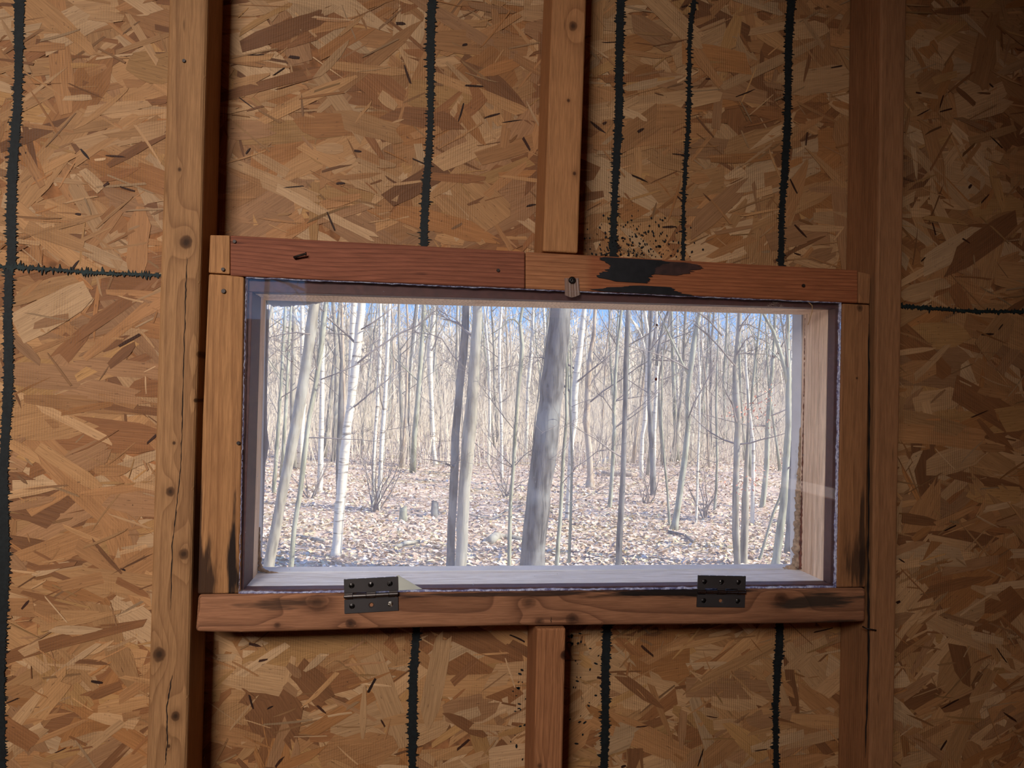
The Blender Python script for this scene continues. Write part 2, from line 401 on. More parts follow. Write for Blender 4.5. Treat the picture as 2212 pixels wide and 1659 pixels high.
def make_strands(u0, u1, v0, v1, dens, seed):
    R = np.random.default_rng(seed)
    area = (u1-u0)*(v1-v0)
    out = []
    for kind, d in (('chunk', 520), ('big', 1250), ('mid', 1900), ('sliver', 1900), ('dark', 150)):
        n = int(area*d*dens)
        for _ in range(n):
            cx = R.uniform(u0, u1); cz = R.uniform(v0, v1)
            if kind == 'chunk':
                L = R.uniform(0.045, 0.13); Wd = R.uniform(0.03, 0.062); lay = R.uniform(0.0, 0.0009)
            elif kind == 'big':
                L = R.uniform(0.045, 0.15); Wd = R.uniform(0.010, 0.034); lay = R.uniform(0.0, 0.0012)
            elif kind == 'mid':
                L = R.uniform(0.02, 0.075); Wd = R.uniform(0.004, 0.013); lay = R.uniform(0.0001, 0.0013)
            elif kind == 'sliver':
                L = R.uniform(0.010, 0.055); Wd = R.uniform(0.0010, 0.0032); lay = R.uniform(0.0004, 0.0016)
            else:
                L = R.uniform(0.005, 0.024); Wd = R.uniform(0.0010, 0.0032); lay = R.uniform(0.0012, 0.0017)
            c = R.random()
            th = (R.normal(0.42, 0.30) if c < 0.38 else R.normal(-0.55, 0.35) if c < 0.62 else R.normal(0.05, 0.2) if c < 0.75 else R.uniform(-1.57, 1.57))
            if kind == 'dark': col = np.array(srgb(62, 32, 18))*R.uniform(0.4, 1.3)
            else:
                col = PC[R.choice(len(PC), p=PW)]*R.uniform(0.82, 1.14)
                if kind == 'sliver': col = col*R.uniform(0.6, 1.2)
            # ragged outline, along +u then back
            nn = 3 if kind in ('chunk', 'big') else 2
            taper0, taper1 = R.uniform(0.35, 1.0), R.uniform(0.2, 1.0)
            ts = np.linspace(-0.5, 0.5, nn+2)
            top = []; bot = []
            bow = R.normal(0, 0.05)
            for k, t in enumerate(ts):
                wv = Wd*0.5*(taper0 if k == 0 else taper1 if k == len(ts)-1 else R.uniform(0.86, 1.08))
                off = bow*L*(0.25-t*t)
                jl = R.normal(0, 0.06)*L if k in (0, len(ts)-1) else 0
                jl2 = R.normal(0, 0.06)*L if k in (0, len(ts)-1) else 0
                top.append((t*L+jl, wv+off)); bot.append((t*L+jl2, -wv+off))
            if kind in ('chunk', 'big') and R.random() < 0.7:   # broken end with teeth
                x1 = top[-1][0]; w1 = abs(top[-1][1]-bot[-1][1])
                tip = [(x1+R.uniform(-0.006, 0.012), bot[-1][1]+w1*q) for q in sorted(R.uniform(0.1, 0.9, 3))]
            else: tip = []
            pts = np.array(bot + tip + top[::-1])
            ca, sa = math.cos(th), math.sin(th)
            P2 = np.stack([cx+pts[:, 0]*ca-pts[:, 1]*sa, cz+pts[:, 0]*sa+pts[:, 1]*ca], 1)
            tilt = R.normal(0, 0.0035, 2)
            dep = lay + (P2[:, 0]-cx)*tilt[0] + (P2[:, 1]-cz)*tilt[1]
            uv = pts + R.uniform(-5, 5, 2)
            out.append((kind, L*Wd, lay, P2, dep, uv, col))
    return out

def strands_to_mesh(name, items, mapf, thick=0.0005):
    V = []; Fc = []; cols = []; uvs = []
    for (kind, ar, lay, P2, dep, uv, col) in items:
        b = len(V); n = len(P2)
        for i in range(n): V.append(mapf(P2[i, 0], P2[i, 1], max(dep[i], 0.00002)))
        for i in range(n): V.append(mapf(P2[i, 0], P2[i, 1], max(dep[i], 0.00002)-thick))
        Fc.append(tuple(range(b, b+n))); uvs.extend(uv.tolist()); cols.extend([(*col, 1)]*n)
        edge = (*(col*0.55), 1)
        for i in range(n):
            j = (i+1) % n
            Fc.append((b+i, b+n+i, b+n+j, b+j))
            uvs.extend([uv[i].tolist(), uv[i].tolist(), uv[j].tolist(), uv[j].tolist()]); cols.extend([edge]*4)
    me = bpy.data.meshes.new(name); me.from_pydata(V, [], Fc)
    ul = me.uv_layers.new(name='UVMap'); ul.data.foreach_set('uv', np.array(uvs, dtype=np.float32).ravel())
    ca = me.color_attributes.new('Col', 'FLOAT_COLOR', 'CORNER'); ca.data.foreach_set('color', np.array(cols, dtype=np.float32).ravel())
    me.materials.append(M['osb'])
    return me

def front_map(u, v, d): return (u, YO-d, v)
items = make_strands(XL, XR, ZF, ZC, 1.0, 5)
sel = {0: [], 1: []}
for it in items:
    P2 = it[3]
    x0, x1, z0, z1 = P2[:, 0].min(), P2[:, 0].max(), P2[:, 1].min(), P2[:, 1].max()
    if x1 > HX0 and x0 < HX1 and z1 > HZ0 and z0 < HZ1: continue
    if x0 < XL or x1 > XR or z0 < ZF or z1 > ZC: continue
    up = P2[:, 1].mean() > SEAM
    P2[:, 1] = np.maximum(P2[:, 1], SEAM+0.0008) if up else np.minimum(P2[:, 1], SEAM-0.0008)
    sel[0 if up else 1].append(it)
def in_view(P2):
    c = P2.mean(0)
    return -0.46 < c[0] < 0.78 and -0.47 < c[1] < 0.53
def part_key(it):
    # how large a strand shows: its own area, less where it lies deep under the others
    return it[1]*(0.15+it[2]/0.0012)*(1 if in_view(it[3]) else 0.05)
for k, panel in ((0, up_panel), (1, low_panel)):
    its = sorted(sel[k], key=part_key, reverse=True)
    for it in its[:300]:
        me = strands_to_mesh('wood_strand', [it], front_map)
        o = bpy.data.objects.new('wood_strand', me); COL.objects.link(o); set_parent(o, panel)
    me = strands_to_mesh('wood_strands', its[300:], front_map)
    o = bpy.data.objects.new('small_wood_strands', me); COL.objects.link(o); set_parent(o, panel); tag(o, kind='stuff')

# painted saw lines on the sheathing -----------------------
def paint_line(name, pts, w0, w1, mat, parent, step=0.0009, spike=0.004, seed=0, lift=0.0021):
    """pts: list of (x,z) world points on the sheathing; jagged strip along them"""
    R = random.Random(seed)
    V = []; Fc = []
    seglen = [math.dist(pts[i], pts[i+1]) for i in range(len(pts)-1)]
    tot = sum(seglen); n = int(tot/step)
    i = 0; acc = 0.0; ph = R.uniform(0, 9)
    for s in range(n+1):
        d = s*tot/n
        while i < len(seglen)-1 and d > acc+seglen[i]: acc += seglen[i]; i += 1
        t = (d-acc)/seglen[i]; a, b = pts[i], pts[i+1]
        cx, cz = a[0]+(b[0]-a[0])*t, a[1]+(b[1]-a[1])*t
        tx, tz = (b[0]-a[0])/seglen[i], (b[1]-a[1])/seglen[i]
        nx, nz = -tz, tx
        w = w0+(w1-w0)*(0.5+0.5*math.sin(d*26+ph)*math.sin(d*9.3+ph*2))
        l = w/2+abs(R.gauss(0, 1))*spike*0.22+(R.random()**6)*spike
        r = w/2+abs(R.gauss(0, 1))*spike*0.22+(R.random()**6)*spike
        wob = 0.0012*math.sin(d*31+ph)
        V.append((cx+nx*(l+wob), YO-lift, cz+nz*(l+wob))); V.append((cx-nx*(r-wob), YO-lift, cz-nz*(r-wob)))
        if s: k = 2*s; Fc.append((k-2, k-1, k+1, k))
    # give the film a little body
    nb = len(V); V += [(v[0], YO-0.0003, v[2]) for v in V]
    for s in range(n):
        k = 2*s
        Fc.append((k, k+2, nb+k+2, nb+k)); Fc.append((k+1, nb+k+1, nb+k+3, k+3))
    return mesh_obj(name, V, Fc, mat, parent)
def px_line(pp): return [xz(x, y, YO) for x, y in pp]
def grow(pts, z_to):
    a, b = pts[-2], pts[-1]; t = (z_to-b[1])/(b[1]-a[1])
    return pts+[(b[0]+(b[0]-a[0])*t, z_to)]
lines = [
 (px_line([(47, 0), (40, 150), (32, 350), (25, 560), (22, 640), (12, 1000), (4, 1500)]), 0.0058, 0.0086),
 (px_line([(934, 0), (931, 150), (922, 400), (917, 528)]) + px_line([(899, 1362), (894, 1500), (888, 1659)]), 0.0042, 0.0078),
 (px_line([(1342, 0), (1335, 200), (1330, 400), (1322, 555)]) + px_line([(1312, 1352), (1307, 1500), (1302, 1659)]), 0.0050, 0.0080),
 (px_line([(1500, 0), (1492, 60), (1482, 300), (1474, 556)]), 0.0017, 0.0034),
 (px_line([(1708, 0), (1700, 200), (1692, 400), (1685, 572)]) + px_line([(1681, 1352), (1677, 1500), (1674, 1659)]), 0.0045, 0.0078),
]
def split_clip(pts, lo, hi):
    """part of an upright polyline between heights lo and hi"""
    out = []
    for a, b in zip(pts[:-1], pts[1:]):
        (x0, z0), (x1, z1) = a, b            # z0 > z1
        t0 = max(0, min(1, (z0-hi)/(z0-z1))); t1 = max(0, min(1, (z0-lo)/(z0-z1)))
        if t1 <= t0: continue
        p = (x0+(x1-x0)*t0, z0+(z1-z0)*t0); q = (x0+(x1-x0)*t1, z0+(z1-z0)*t1)
        if not out: out.append(p)
        out.append(q)
    return out
for i, (pts, w0, w1) in enumerate(lines):
    a, b = pts[0], pts[1]; t = (ZC-a[1])/(b[1]-a[1])
    full = [(a[0]+(b[0]-a[0])*t, ZC)]+pts
    up = split_clip(grow(full, ZF), SEAM+0.001, ZC-0.002)
    paint_line('paint_line', up, w0, w1, M['paint_black'], up_panel, seed=i)
    if i != 3:
        dn = grow(full, ZF)
        lo1 = split_clip(dn, HZ1+0.001, SEAM-0.001)
        if HX0 < full[1][0] < HX1:
            lo2 = split_clip(dn, ZF+0.002, HZ0-0.001)
            paint_line('paint_line', lo2, w0, w1, M['paint_black'], low_panel, seed=20+i)
        else:
            paint_line('paint_line', split_clip(dn, ZF+0.002, SEAM-0.001), w0, w1, M['paint_black'], low_panel, seed=40+i)
paint_line('seam_line', [(XL+0.004, SEAM), (-0.252, SEAM)], 0.0006, 0.0013, M['paint_green'], low_panel, spike=0.0055, seed=71, lift=0.0024)
paint_line('seam_line', [(0.545, SEAM), (XR-0.004, SEAM)], 0.0012, 0.0022, M['paint_green'], low_panel, spike=0.003, seed=72, lift=0.0024)

# paint spatter
def spatter(name, spots, parent, mat):
    V = []; Fc = []
    for (cx, cz, r, el, an) in spots:
        b = len(V); n = 7
        for i in range(n):
            t = 2*math.pi*i/n; a = r*math.cos(t)*el; c = r*math.sin(t)
            V.append((cx+a*math.cos(an)-c*math.sin(an), YO-0.0023, cz+a*math.sin(an)+c*math.cos(an)))
        Fc.append(tuple(range(b, b+n)))
    o = mesh_obj(name, V, Fc, mat, parent); tag(o, kind='stuff'); return o
R = random.Random(3); sp = []
for _ in range(230):
    x = R.gauss(1365, 55); y = 556-abs(R.gauss(0, 40))
    if 1262 < x < 1560: p = xz(x, y, YO); sp.append((p[0], p[1], R.uniform(0.0003, 0.0012), R.uniform(1, 1.7), R.uniform(0, 3)))
spatter('paint_spatter', [s for s in sp if s[1] > SEAM], up_panel, M['paint_black'])
sp = []
for _ in range(70):
    x, y = R.choice([(R.gauss(1122, 9), R.uniform(1440, 1640)), (R.gauss(1255, 22), R.uniform(1370, 1620)), (R.gauss(1225, 10), R.uniform(1360, 1400))])
    if x < 1136 or x > 1226: p = xz(x, y, YO); sp.append((p[0], p[1], R.uniform(0.0005, 0.0013), R.uniform(1, 2.6), R.uniform(-0.6, 1.7)))
spatter('paint_spatter', sp, low_panel, M['paint_black'])

# other walls, floor and ceiling ------------------------------
def wall_boxes(name, boxes, label):
    bm = bmesh.new()
    for b in boxes: bm_box(bm, *b)
    o = bm_obj(name, bm, M['osb_base'], origin=(boxes[0][0], boxes[0][2], ZF)); tag(o, label, 'wall', kind='structure'); return o
wall_right = wall_boxes('wall_right', [(XR, XR+0.011, YB, -0.90, ZF, ZC), (XR, XR+0.011, -0.46, YO, ZF, ZC), (XR, XR+0.011, -0.90, -0.46, ZF, -0.180), (XR, XR+0.011, -0.90, -0.46, -0.158, ZC)], 'side wall of strand board right of the window wall, with a narrow slot')
wall_left = wall_boxes('wall_left', [(XL-0.011, XL, YB, YO, ZF, ZC)], 'side wall of strand board left of the window wall')
DX0, DX1, DZ0, DZ1 = -0.96, -0.40, 0.47, 0.87      # made-up high opening for the added lamp, clear of the panel's reflections
BX0, BX1, BZ0, BZ1 = -0.545, -0.350, 0.23, 0.43    # small window opening below it
wall_back = wall_boxes('wall_back', [(XL, DX0, YB-0.011, YB, DZ0, ZC), (DX0, DX1, YB-0.011, YB, DZ1, ZC), (DX1, XR, YB-0.011, YB, DZ0, ZC), (XL, XR, YB-0.011, YB, BZ1, DZ0), (XL, BX0, YB-0.011, YB, BZ0, BZ1), (BX1, XR, YB-0.011, YB, BZ0, BZ1), (XL, XR, YB-0.011, YB, ZF, BZ0)], 'rear wall of strand board behind the viewer with a small window and an added high opening')
def clothe(wall, u0, u1, v0, v1, mapf, holes, seed):
    its = [it for it in make_strands(u0, u1, v0, v1, 0.36, seed)
           if it[3][:, 0].min() > u0 and it[3][:, 0].max() < u1 and it[3][:, 1].min() > v0 and it[3][:, 1].max() < v1
           and not any(it[3][:, 0].max() > h[0] and it[3][:, 0].min() < h[1] and it[3][:, 1].max() > h[2] and it[3][:, 1].min() < h[3] for h in holes)]
    me = strands_to_mesh('small_wood_strands', its, mapf)
    o = bpy.data.objects.new('small_wood_strands', me); COL.objects.link(o); set_parent(o, wall); tag(o, kind='stuff')
clothe(wall_right, YB, YO, ZF, ZC, lambda u, v, d: (XR-d, u, v), [(-0.90, -0.46, -0.180, -0.158)], 21)
clothe(wall_left, YB, YO, ZF, ZC, lambda u, v, d: (XL+d, u, v), [], 22)
clothe(wall_back, XL, XR, ZF, ZC, lambda u, v, d: (u, YB+d, v), [(BX0, BX1, BZ0, BZ1), (DX0, DX1, DZ0, DZ1)], 23)
floor = empty('floor', (0, YB, ZF)); tag(floor, 'plank floor of the small wooden hut', 'floor', kind='structure')
nb = 11; wdt = (XR-XL)/nb
for i in range(nb):
    box_obj('floor_plank', XL+i*wdt+0.001, XL+(i+1)*wdt-0.001, YB, YO, ZF-0.02, ZF, M['plank'], floor)
ceiling = box_obj('ceiling', XL, XR, YB, YO+0.011, ZC, ZC+0.02, M['osb_base']); tag(ceiling, 'strand board ceiling of the hut', 'ceiling', kind='structure')

# ------------------------------------------------------------------ framing lumber
ST_L, ST_D = srgb(170, 124, 82), srgb(116, 76, 46)
def pxk(lst): return [(*xz(x, y), r/2150.0, d) for x, y, r, d in lst]
wl_stud = wood('stud_pine', 'z', ST_L, ST_D, k=420, pith=(0.003, 0.055), ctr=-0.226, seed=1.0, contrast=0.62,
   knots=pxk([(402, 523, 13, 0.95), (368, 1062, 9, 0.95), (397, 1197, 10, 0.9), (344, 1414, 13, 0.95), (379, 1547, 9, 0.95), (388, 366, 4, 0.8), (431, 765, 7, 0.8), (376, 957, 3.5, 0.9), (422, 865, 4, 0.9), (364, 1612, 4, 0.9)]))
wr_stud = wood('stud_dull_pine', 'z', srgb(162, 112, 74), srgb(108, 70, 44), k=260, pith=(0.01, 0.09), ctr=0.529, seed=5.3, contrast=0.35, blot=0.45,
   )
w_crip_u = wood('cripple_orange_pine', 'z', srgb(182, 126, 80), srgb(124, 76, 42), k=300, pith=(0.006, 0.10), ctr=0.152, seed=9.1, contrast=0.6, warp=0.010,
   knots=pxk([(1238, 56, 10, 0.85), (1228, 217, 4, 0.85), (1241, 375, 4, 0.9)]))
w_crip_l = wood('cripple_red_pine', 'z', srgb(172, 114, 74), srgb(110, 64, 38), k=380, pith=(0.0, 0.022), ctr=0.148, seed=13.4, contrast=0.6, warp=0.012,
   knots=pxk([(1219, 1415, 9, 1.0), (1166, 1655, 6, 0.6)]))
w_head_l = wood('header_red_fir', 'x', srgb(146, 86, 62), srgb(92, 46, 32), k=250, pith=(-0.10, 0.02), ctr=0.13, seed=3.3, contrast=0.75, blot=0.2, warp=0.004,
   knots=pxk([(690, 640, 34, 0.12)]))
w_head_r = wood('header_fir', 'x', srgb(178, 118, 78), srgb(116, 64, 38), k=270, pith=(-0.16, 0.02), ctr=0.13, seed=6.8, contrast=0.7, blot=0.15, warp=0.003,
   tint=((0.86, 0.66, 0.62), 0.178, 0.190))
w_jamb_l = wood('jamb_pine', 'z', srgb(178, 126, 80), srgb(120, 74, 42), k=420, pith=(0.016, 0.06), ctr=-0.185, seed=2.2, contrast=0.55,
   stains=[(-0.196, -0.195, 0.020, 0.05, 0.95, (0.045, 0.018, 0.008)), (-0.170, -0.165, 0.008, 0.085, 1.0, (0.020, 0.009, 0.005)), (-0.203, -0.16, 0.0035, 0.10, 0.9, (0.05, 0.02, 0.009))])
w_jamb_r = wood('jamb_dull_pine', 'z', srgb(164, 112, 72), srgb(110, 70, 44), k=230, pith=(0.03, 0.09), ctr=0.49, seed=8.8, contrast=0.3, blot=0.45,
   knots=pxk([(1858, 665, 8, 0.7), (1852, 817, 2.5, 0.9)]),
   stains=[(0.490, -0.180, 0.018, 0.040, 0.75, (0.030, 0.015, 0.009)), (0.502, -0.14, 0.004, 0.08, 0.8, (0.022, 0.012, 0.008))])
w_sill = wood('sill_pine', 'x', srgb(162, 110, 78), srgb(98, 60, 40), k=300, pith=(0.012, 0.075), ctr=-0.225, seed=4.4, contrast=0.85, blot=0.4, warp=0.008,
   knots=pxk([(686, 1302, 19, 0.55), (757, 1347, 10, 0.8), (1142, 1301, 14, 0.5), (1236, 1337, 13, 0.7), (1166, 1342, 9, 0.45), (1688, 1293, 15, 0.6), (599, 1350, 6, 0.6)]),
   stains=[(0.30, -0.2075, 0.15, 0.006, 1.0, (0.014, 0.008, 0.006)), (0.45, -0.216, 0.07, 0.014, 0.9, (0.030, 0.022, 0.016)), (-0.12, -0.213, 0.07, 0.008, 0.8, (0.05, 0.024, 0.014)), (0.05, -0.2065, 0.2, 0.004, 0.9, (0.03, 0.014, 0.009)), (0.47, -0.2405, 0.06, 0.006, 0.8, (0.03, 0.02, 0.014))])

def upright(name, lp, rp, z0, z1, mat, bevel=0.003, y0=0.0, y1=0.0622, parent=None):
    """board between a left and a right edge, each given by two photo pixels on the wall face"""
    def at(pp, z):
        a, b = xz(*pp[0], y0), xz(*pp[1], y0); t = (z-a[1])/(b[1]-a[1]); return a[0]+(b[0]-a[0])*t
    zs = [z0+(z1-z0)*i/10 for i in range(11)]
    R = random.Random(name+str(z0)); wob = [R.uniform(-0.0005, 0.0005) for _ in range(22)]
    pts = [(at(lp, z)+wob[i], z) for i, z in enumerate(zs)]
    pr = [(at(rp, z)+wob[11+i], z) for i, z in enumerate(zs)]
    outline = pts[:1]+pr+pts[:0:-1]
    return prism_obj(name, outline, y0, y1, mat, parent, bevel)
# z of header and sill edges
stud_l = upright('wall_stud', [(362, 40), (315, 1600)], [(448, 40), (404, 1600)], ZF, ZC, wl_stud, 0.0045)
tag(stud_l, 'full-height pine stud with dark knots and a long crack, beside the left jamb', 'stud', 'studs of the window wall')
stud_r = upright('wall_stud', [(1903, 40), (1879, 1600)], [(1959, 40), (1931, 1600)], ZF, ZC, wr_stud, 0.0025)
tag(stud_r, 'full-height dull brown stud standing by the right jamb in the dark corner', 'stud', 'studs of the window wall')
HT = lambda x: xz(x, 508+(x-497)*75/1353.0)      # header top edge
HB = lambda x: xz(x, 597+(x-530)*58/1330.0)      # header bottom edge
crip_u = upright('cripple_stud', [(1194, 0), (1172, 552)], [(1267, 0), (1248, 552)], HT(1210)[1]+0.0012, ZC, w_crip_u, 0.0022)
tag(crip_u, 'short orange pine stud standing on the header above the window', 'stud', 'short studs above and below the window')
SB = lambda x: xz(x, 1367-(x-420)*22/1450.0)     # sill bottom edge
STP = lambda x: xz(x, 1284.5-(x-425)*14.5/1445.0)
crip_l = upright('cripple_stud', [(1160, 1352), (1153, 1659)], [(1222, 1352), (1216, 1659)], ZF, SB(1190)[1]-0.0010, w_crip_l, 0.0022)
tag(crip_l, 'short reddish stud with a side knot under the window sill board', 'stud', 'short studs above and below the window')

hl = prism_obj('header_board', [HB(497), HB(760), HB(1134.2), HT(1134.2), HT(800), HT(497)], 0.0, 0.0622, w_head_l, bevel=0.0016)
tag(hl, 'dark red-brown header board with a bent nail, left half above the window', 'board', 'header boards above the window')
hr = prism_obj('header_board', [HB(1135.6), HB(1500), HB(1854), HT(1854), HT(1500), HT(1135.6)], 0.0004, 0.0622, w_head_r, bevel=0.0016)
tag(hr, 'header board with big black stains and a plastic latch, right half above the window', 'board', 'header boards above the window')
ebl = prism_obj('end_block', [xz(450, 589), xz(496, 592), HT(496), xz(453, 507)], 0.0008, 0.0622, w_jamb_l, bevel=0.0012)
tag(ebl, 'small pale pine block between the knotty stud and the header', 'wood block', 'end blocks of the header')
ebr = prism_obj('end_block', [xz(1855.5, 654.5), xz(1880, 656), xz(1882, 592), xz(1855.5, 586)], 0.0008, 0.0622, w_jamb_r, bevel=0.0012)
tag(ebr, 'narrow light brown block closing the header against the dull stud', 'wood block', 'end blocks of the header')
jl = prism_obj('window_jamb', [xz(426, 1284), xz(517, 1283), xz(521, 900), xz(526.5, 598), xz(497, 594), xz(450, 591), xz(437, 900)], 0.0008, 0.0622, w_jamb_l, bevel=0.0018)
tag(jl, 'orange pine jamb board with dark rot streaks at its foot, beside the knotty stud', 'board', 'jamb boards of the window')
jr = prism_obj('window_jamb', [xz(1809, 1270), xz(1871, 1269), xz(1875, 1000), xz(1880, 658), xz(1822, 655), xz(1816, 950)], 0.0008, 0.0622, w_jamb_r, bevel=0.0018)
tag(jr, 'dull brown jamb board with black rot at its foot, beside the dull stud', 'board', 'jamb boards of the window')
# sill with a waney lower edge
sp_ = [xz(421, 1366), xz(520, 1368), xz(640, 1365), xz(760, 1361), xz(900, 1357), xz(1100, 1353), xz(1300, 1351.5), xz(1500, 1350), xz(1640, 1349), xz(1720, 1348), xz(1800, 1347), xz(1871, 1344),
       xz(1872, 1271), xz(1640, 1273), xz(1400, 1275), xz(1100, 1278), xz(760, 1281.5), xz(427, 1285)]
sill = prism_obj('sill_board', sp_, 0.0, 0.0622, w_sill, bevel=0.004)
tag(sill, 'knotty sill board with waney lower edge under the window, carrying both hinges', 'board')
# nails, cracks and stains on the lumber
def nail(x, y, r, parent, Y=-0.0008):
    c = PX(x, y, 0.0); bm = bmesh.new()
    bmesh.ops.create_cone(bm, cap_ends=True, segments=12, radius1=r, radius2=r*0.85, depth=0.0016, matrix=Matrix.Translation((c.x, Y, c.z)) @ Matrix.Rotation(math.pi/2, 4, 'X'))
    return bm_obj('nail_head', bm, M['nail'], parent, origin=(c.x, Y, c.z))
for x, y, p in ((398, 132, stud_l), (483, 629, jl), (482, 582, ebl), (1735, 617, hr), (515, 957, jl), (1076, 584, hl), (507, 522, hl)):
    nail(x, y, 0.0019 if (x, y) != (483, 629) else 0.0024, p)
def tube(path, rad, sides=6, cap=True):
    """path of Vectors with radii -> verts, faces"""
    V = []; Fc = []
    n = len(path)
    for i, p in enumerate(path):
        t = (path[min(i+1, n-1)]-path[max(i-1, 0)])
        t = t.normalized() if t.length > 1e-9 else Vector((0, 0, 1))
        a = t.cross(Vector((0.31, 0.93, 0.17)));  a = a.normalized() if a.length > 1e-6 else Vector((1, 0, 0)); b = t.cross(a)
        for k in range(sides):
            th = 2*math.pi*k/sides; V.append(p+(a*math.cos(th)+b*math.sin(th))*rad[i])
    for i in range(n-1):
        for k in range(sides):
            k2 = (k+1) % sides; Fc.append((i*sides+k, i*sides+k2, (i+1)*sides+k2, (i+1)*sides+k))
    if cap:
        Fc.append(tuple(range(sides))[::-1]); Fc.append(tuple((n-1)*sides+k for k in range(sides)))
    return V, Fc
a, b, c = PX(637, 557), PX(648, 554), PX(661, 551)
v, f = tube([a+Vector((0, 0.004, 0)), a+Vector((0, -0.0035, 0)), b+Vector((0, -0.005, 0)), c+Vector((0, -0.006, 0)), c+Vector((0.0008, -0.0062, 0))], [0.0013, 0.0013, 0.0012, 0.0012, 0.0021], 8)
o = mesh_obj('bent_nail', v, f, M['nail'], hl, smooth=True)
a = PX(1868, 1356); v, f = tube([a+Vector((0, 0.004, 0)), a+Vector((0.0, -0.003, 0)), PX(1888, 1359)+Vector((0, -0.004, 0))], [0.0008]*3, 6)
mesh_obj('bent_nail', v, f, M['nail'], sill, smooth=True)

def crack(pts, w, parent, seed=0, lift=0.0006):
    R = random.Random(seed); V = []; Fc = []
    dense = []
    for (x0, y0), (x1, y1) in zip(pts[:-1], pts[1:]):
        for k in range(12): t = k/12; dense.append((x0+(x1-x0)*t+R.uniform(-0.8, 0.8), y0+(y1-y0)*t))
    for i, (x, y) in enumerate(dense):
        p = PX(x, y); ww = w*R.uniform(0.35, 1.0)*min(1, 0.25+i/6, 0.25+(len(dense)-1-i)/6)
        V += [(p.x-ww/2, p.y-lift, p.z), (p.x+ww/2, p.y-lift, p.z)]
        if i: k = 2*i; Fc.append((k-2, k-1, k+1, k))
    return mesh_obj('crack', V, Fc, M['void'], parent)
crack([(404, 555), (401, 640), (397, 780), (394, 905), (390, 1010), (381, 1100), (372, 1180), (368, 1330)], 0.0012, stud_l, 1, 0.0002)
crack([(372, 1459), (360, 1530), (362, 1600), (356, 1659)], 0.0013, stud_l, 2, 0.0002)
crack([(1190, 1332), (1190, 1347)], 0.0012, sill, 5)
crack([(1877, 700), (1878, 900), (1876, 1200), (1877, 1400), (1869, 1659)], 0.0030, stud_r, 6, -0.0005)

def brushed(name, rows, mat, parent, Y=-0.0004, seed=0, comb=9.0):
    """flat stain with bristly ends: rows (v, left, right) in photo pixels, v measured square to the board"""
    R = random.Random(seed); dense = []; V = []; Fc = []
    for (v0, l0, r0), (v1, l1, r1) in zip(rows[:-1], rows[1:]):
        n = max(2, int((v1-v0)/0.8))
        for k in range(n): t = k/n; dense.append((v0+(v1-v0)*t, l0+(l1-l0)*t, r0+(r1-r0)*t))
    jl = jr = 0
    for i, (v, l, r) in enumerate(dense):
        jl = 0.45*jl+R.gauss(0, comb*0.6); jr = 0.45*jr+R.gauss(0, comb*0.6)
        for x in (l+jl, r+jr): p = PX(x, v+(x-1350)*0.0545, 0.0); V.append((p.x, Y, p.z))
        if i: k = 2*i; Fc.append((k-2, k-1, k+1, k))
    return mesh_obj(name, V, Fc, mat, parent)
brushed('black_stain', [(558, 1300, 1425), (562, 1296, 1452), (566, 1300, 1430), (572, 1314, 1420), (580, 1316, 1417), (588, 1310, 1412), (594, 1298, 1408), (599, 1286, 1404), (604, 1302, 1402), (610, 1335, 1396)], M['tar'], hr, -0.0006, 1, 5)
brushed('brown_stain', [(560, 1405, 1480), (563, 1405, 1512), (567, 1405, 1520), (572, 1405, 1512), (578, 1405, 1498), (584, 1405, 1484), (590, 1403, 1462)], M['tar_thin'], hr, -0.0004, 2, 7)
brushed('black_stain', [(615, 1385, 1440), (618, 1350, 1452), (622, 1325, 1462), (626, 1300, 1478), (630, 1284, 1494), (633, 1310, 1502)], M['tar'], hr, -0.0005, 3, 8)

# ------------------------------------------------------------------ the window
win = empty('window_1', (0.154, 0.02, -0.215)); tag(win, 'wood-lined window opening with grey outer trim and dusty glass', 'window', kind='structure')
LX0, LX1 = -0.1600, 0.4690
ZB = -0.2012
ZTL, ZTR = 0.0975, 0.1062
TOP = lambda x: ZTL+(ZTR-ZTL)*(x-LX0)/(LX1-LX0)
w_liner = wood('liner_weathered', 'z', srgb(244, 216, 186), srgb(176, 128, 94), k=240, pith=(-0.05, 0.02), ctr=0.47, seed=15.0, contrast=0.5, blot=0.4)
w_linerb = wood('liner_bleached', 'x', srgb(242, 241, 240), srgb(205, 196, 186), k=500, pith=(-0.08, 0.05), ctr=-0.2, seed=16.0, contrast=0.5, blot=0.3)
g_ = 0.0005
prism_obj('stop_strip', [(-0.1672, ZB), (LX0, ZB), (LX0, TOP(LX0)), (-0.1672, TOP(LX0))], 0.0075, 0.0520, M['dark_stop'], win, 0.0006)
prism_obj('stop_strip', [(LX1, ZB), (0.4728, ZB), (0.4728, TOP(0.4728)), (LX1, TOP(LX1))], 0.0075, 0.0225, M['dark_stop'], win, 0.0006)
prism_obj('stop_strip', [(-0.1672, -0.2032), (0.4728, -0.2032), (0.4728, ZB-g_/5), (-0.1672, ZB-g_/5)], 0.0075, 0.0225, M['dark_stop'], win, 0.0004)
prism_obj('stop_strip', [(-0.1672, TOP(LX0)), (0.4728, TOP(LX1)), (0.4728, 0.1113), (-0.1672, 0.1113)], 0.0075, 0.0225, M['dark_stop'], win, 0.0006)
prism_obj('liner_board', [(-0.1740, ZB-0.012), (LX0, ZB-0.012), (LX0, TOP(LX0)+0.003), (-0.1740, TOP(LX0)+0.003)], 0.0522, 0.0775, w_liner, win)
prism_obj('liner_board', [(LX1, ZB-0.012), (0.4810, ZB-0.012), (0.4810, TOP(LX1)+0.003), (LX1, TOP(LX1)+0.003)], 0.023, 0.0775, w_liner, win)
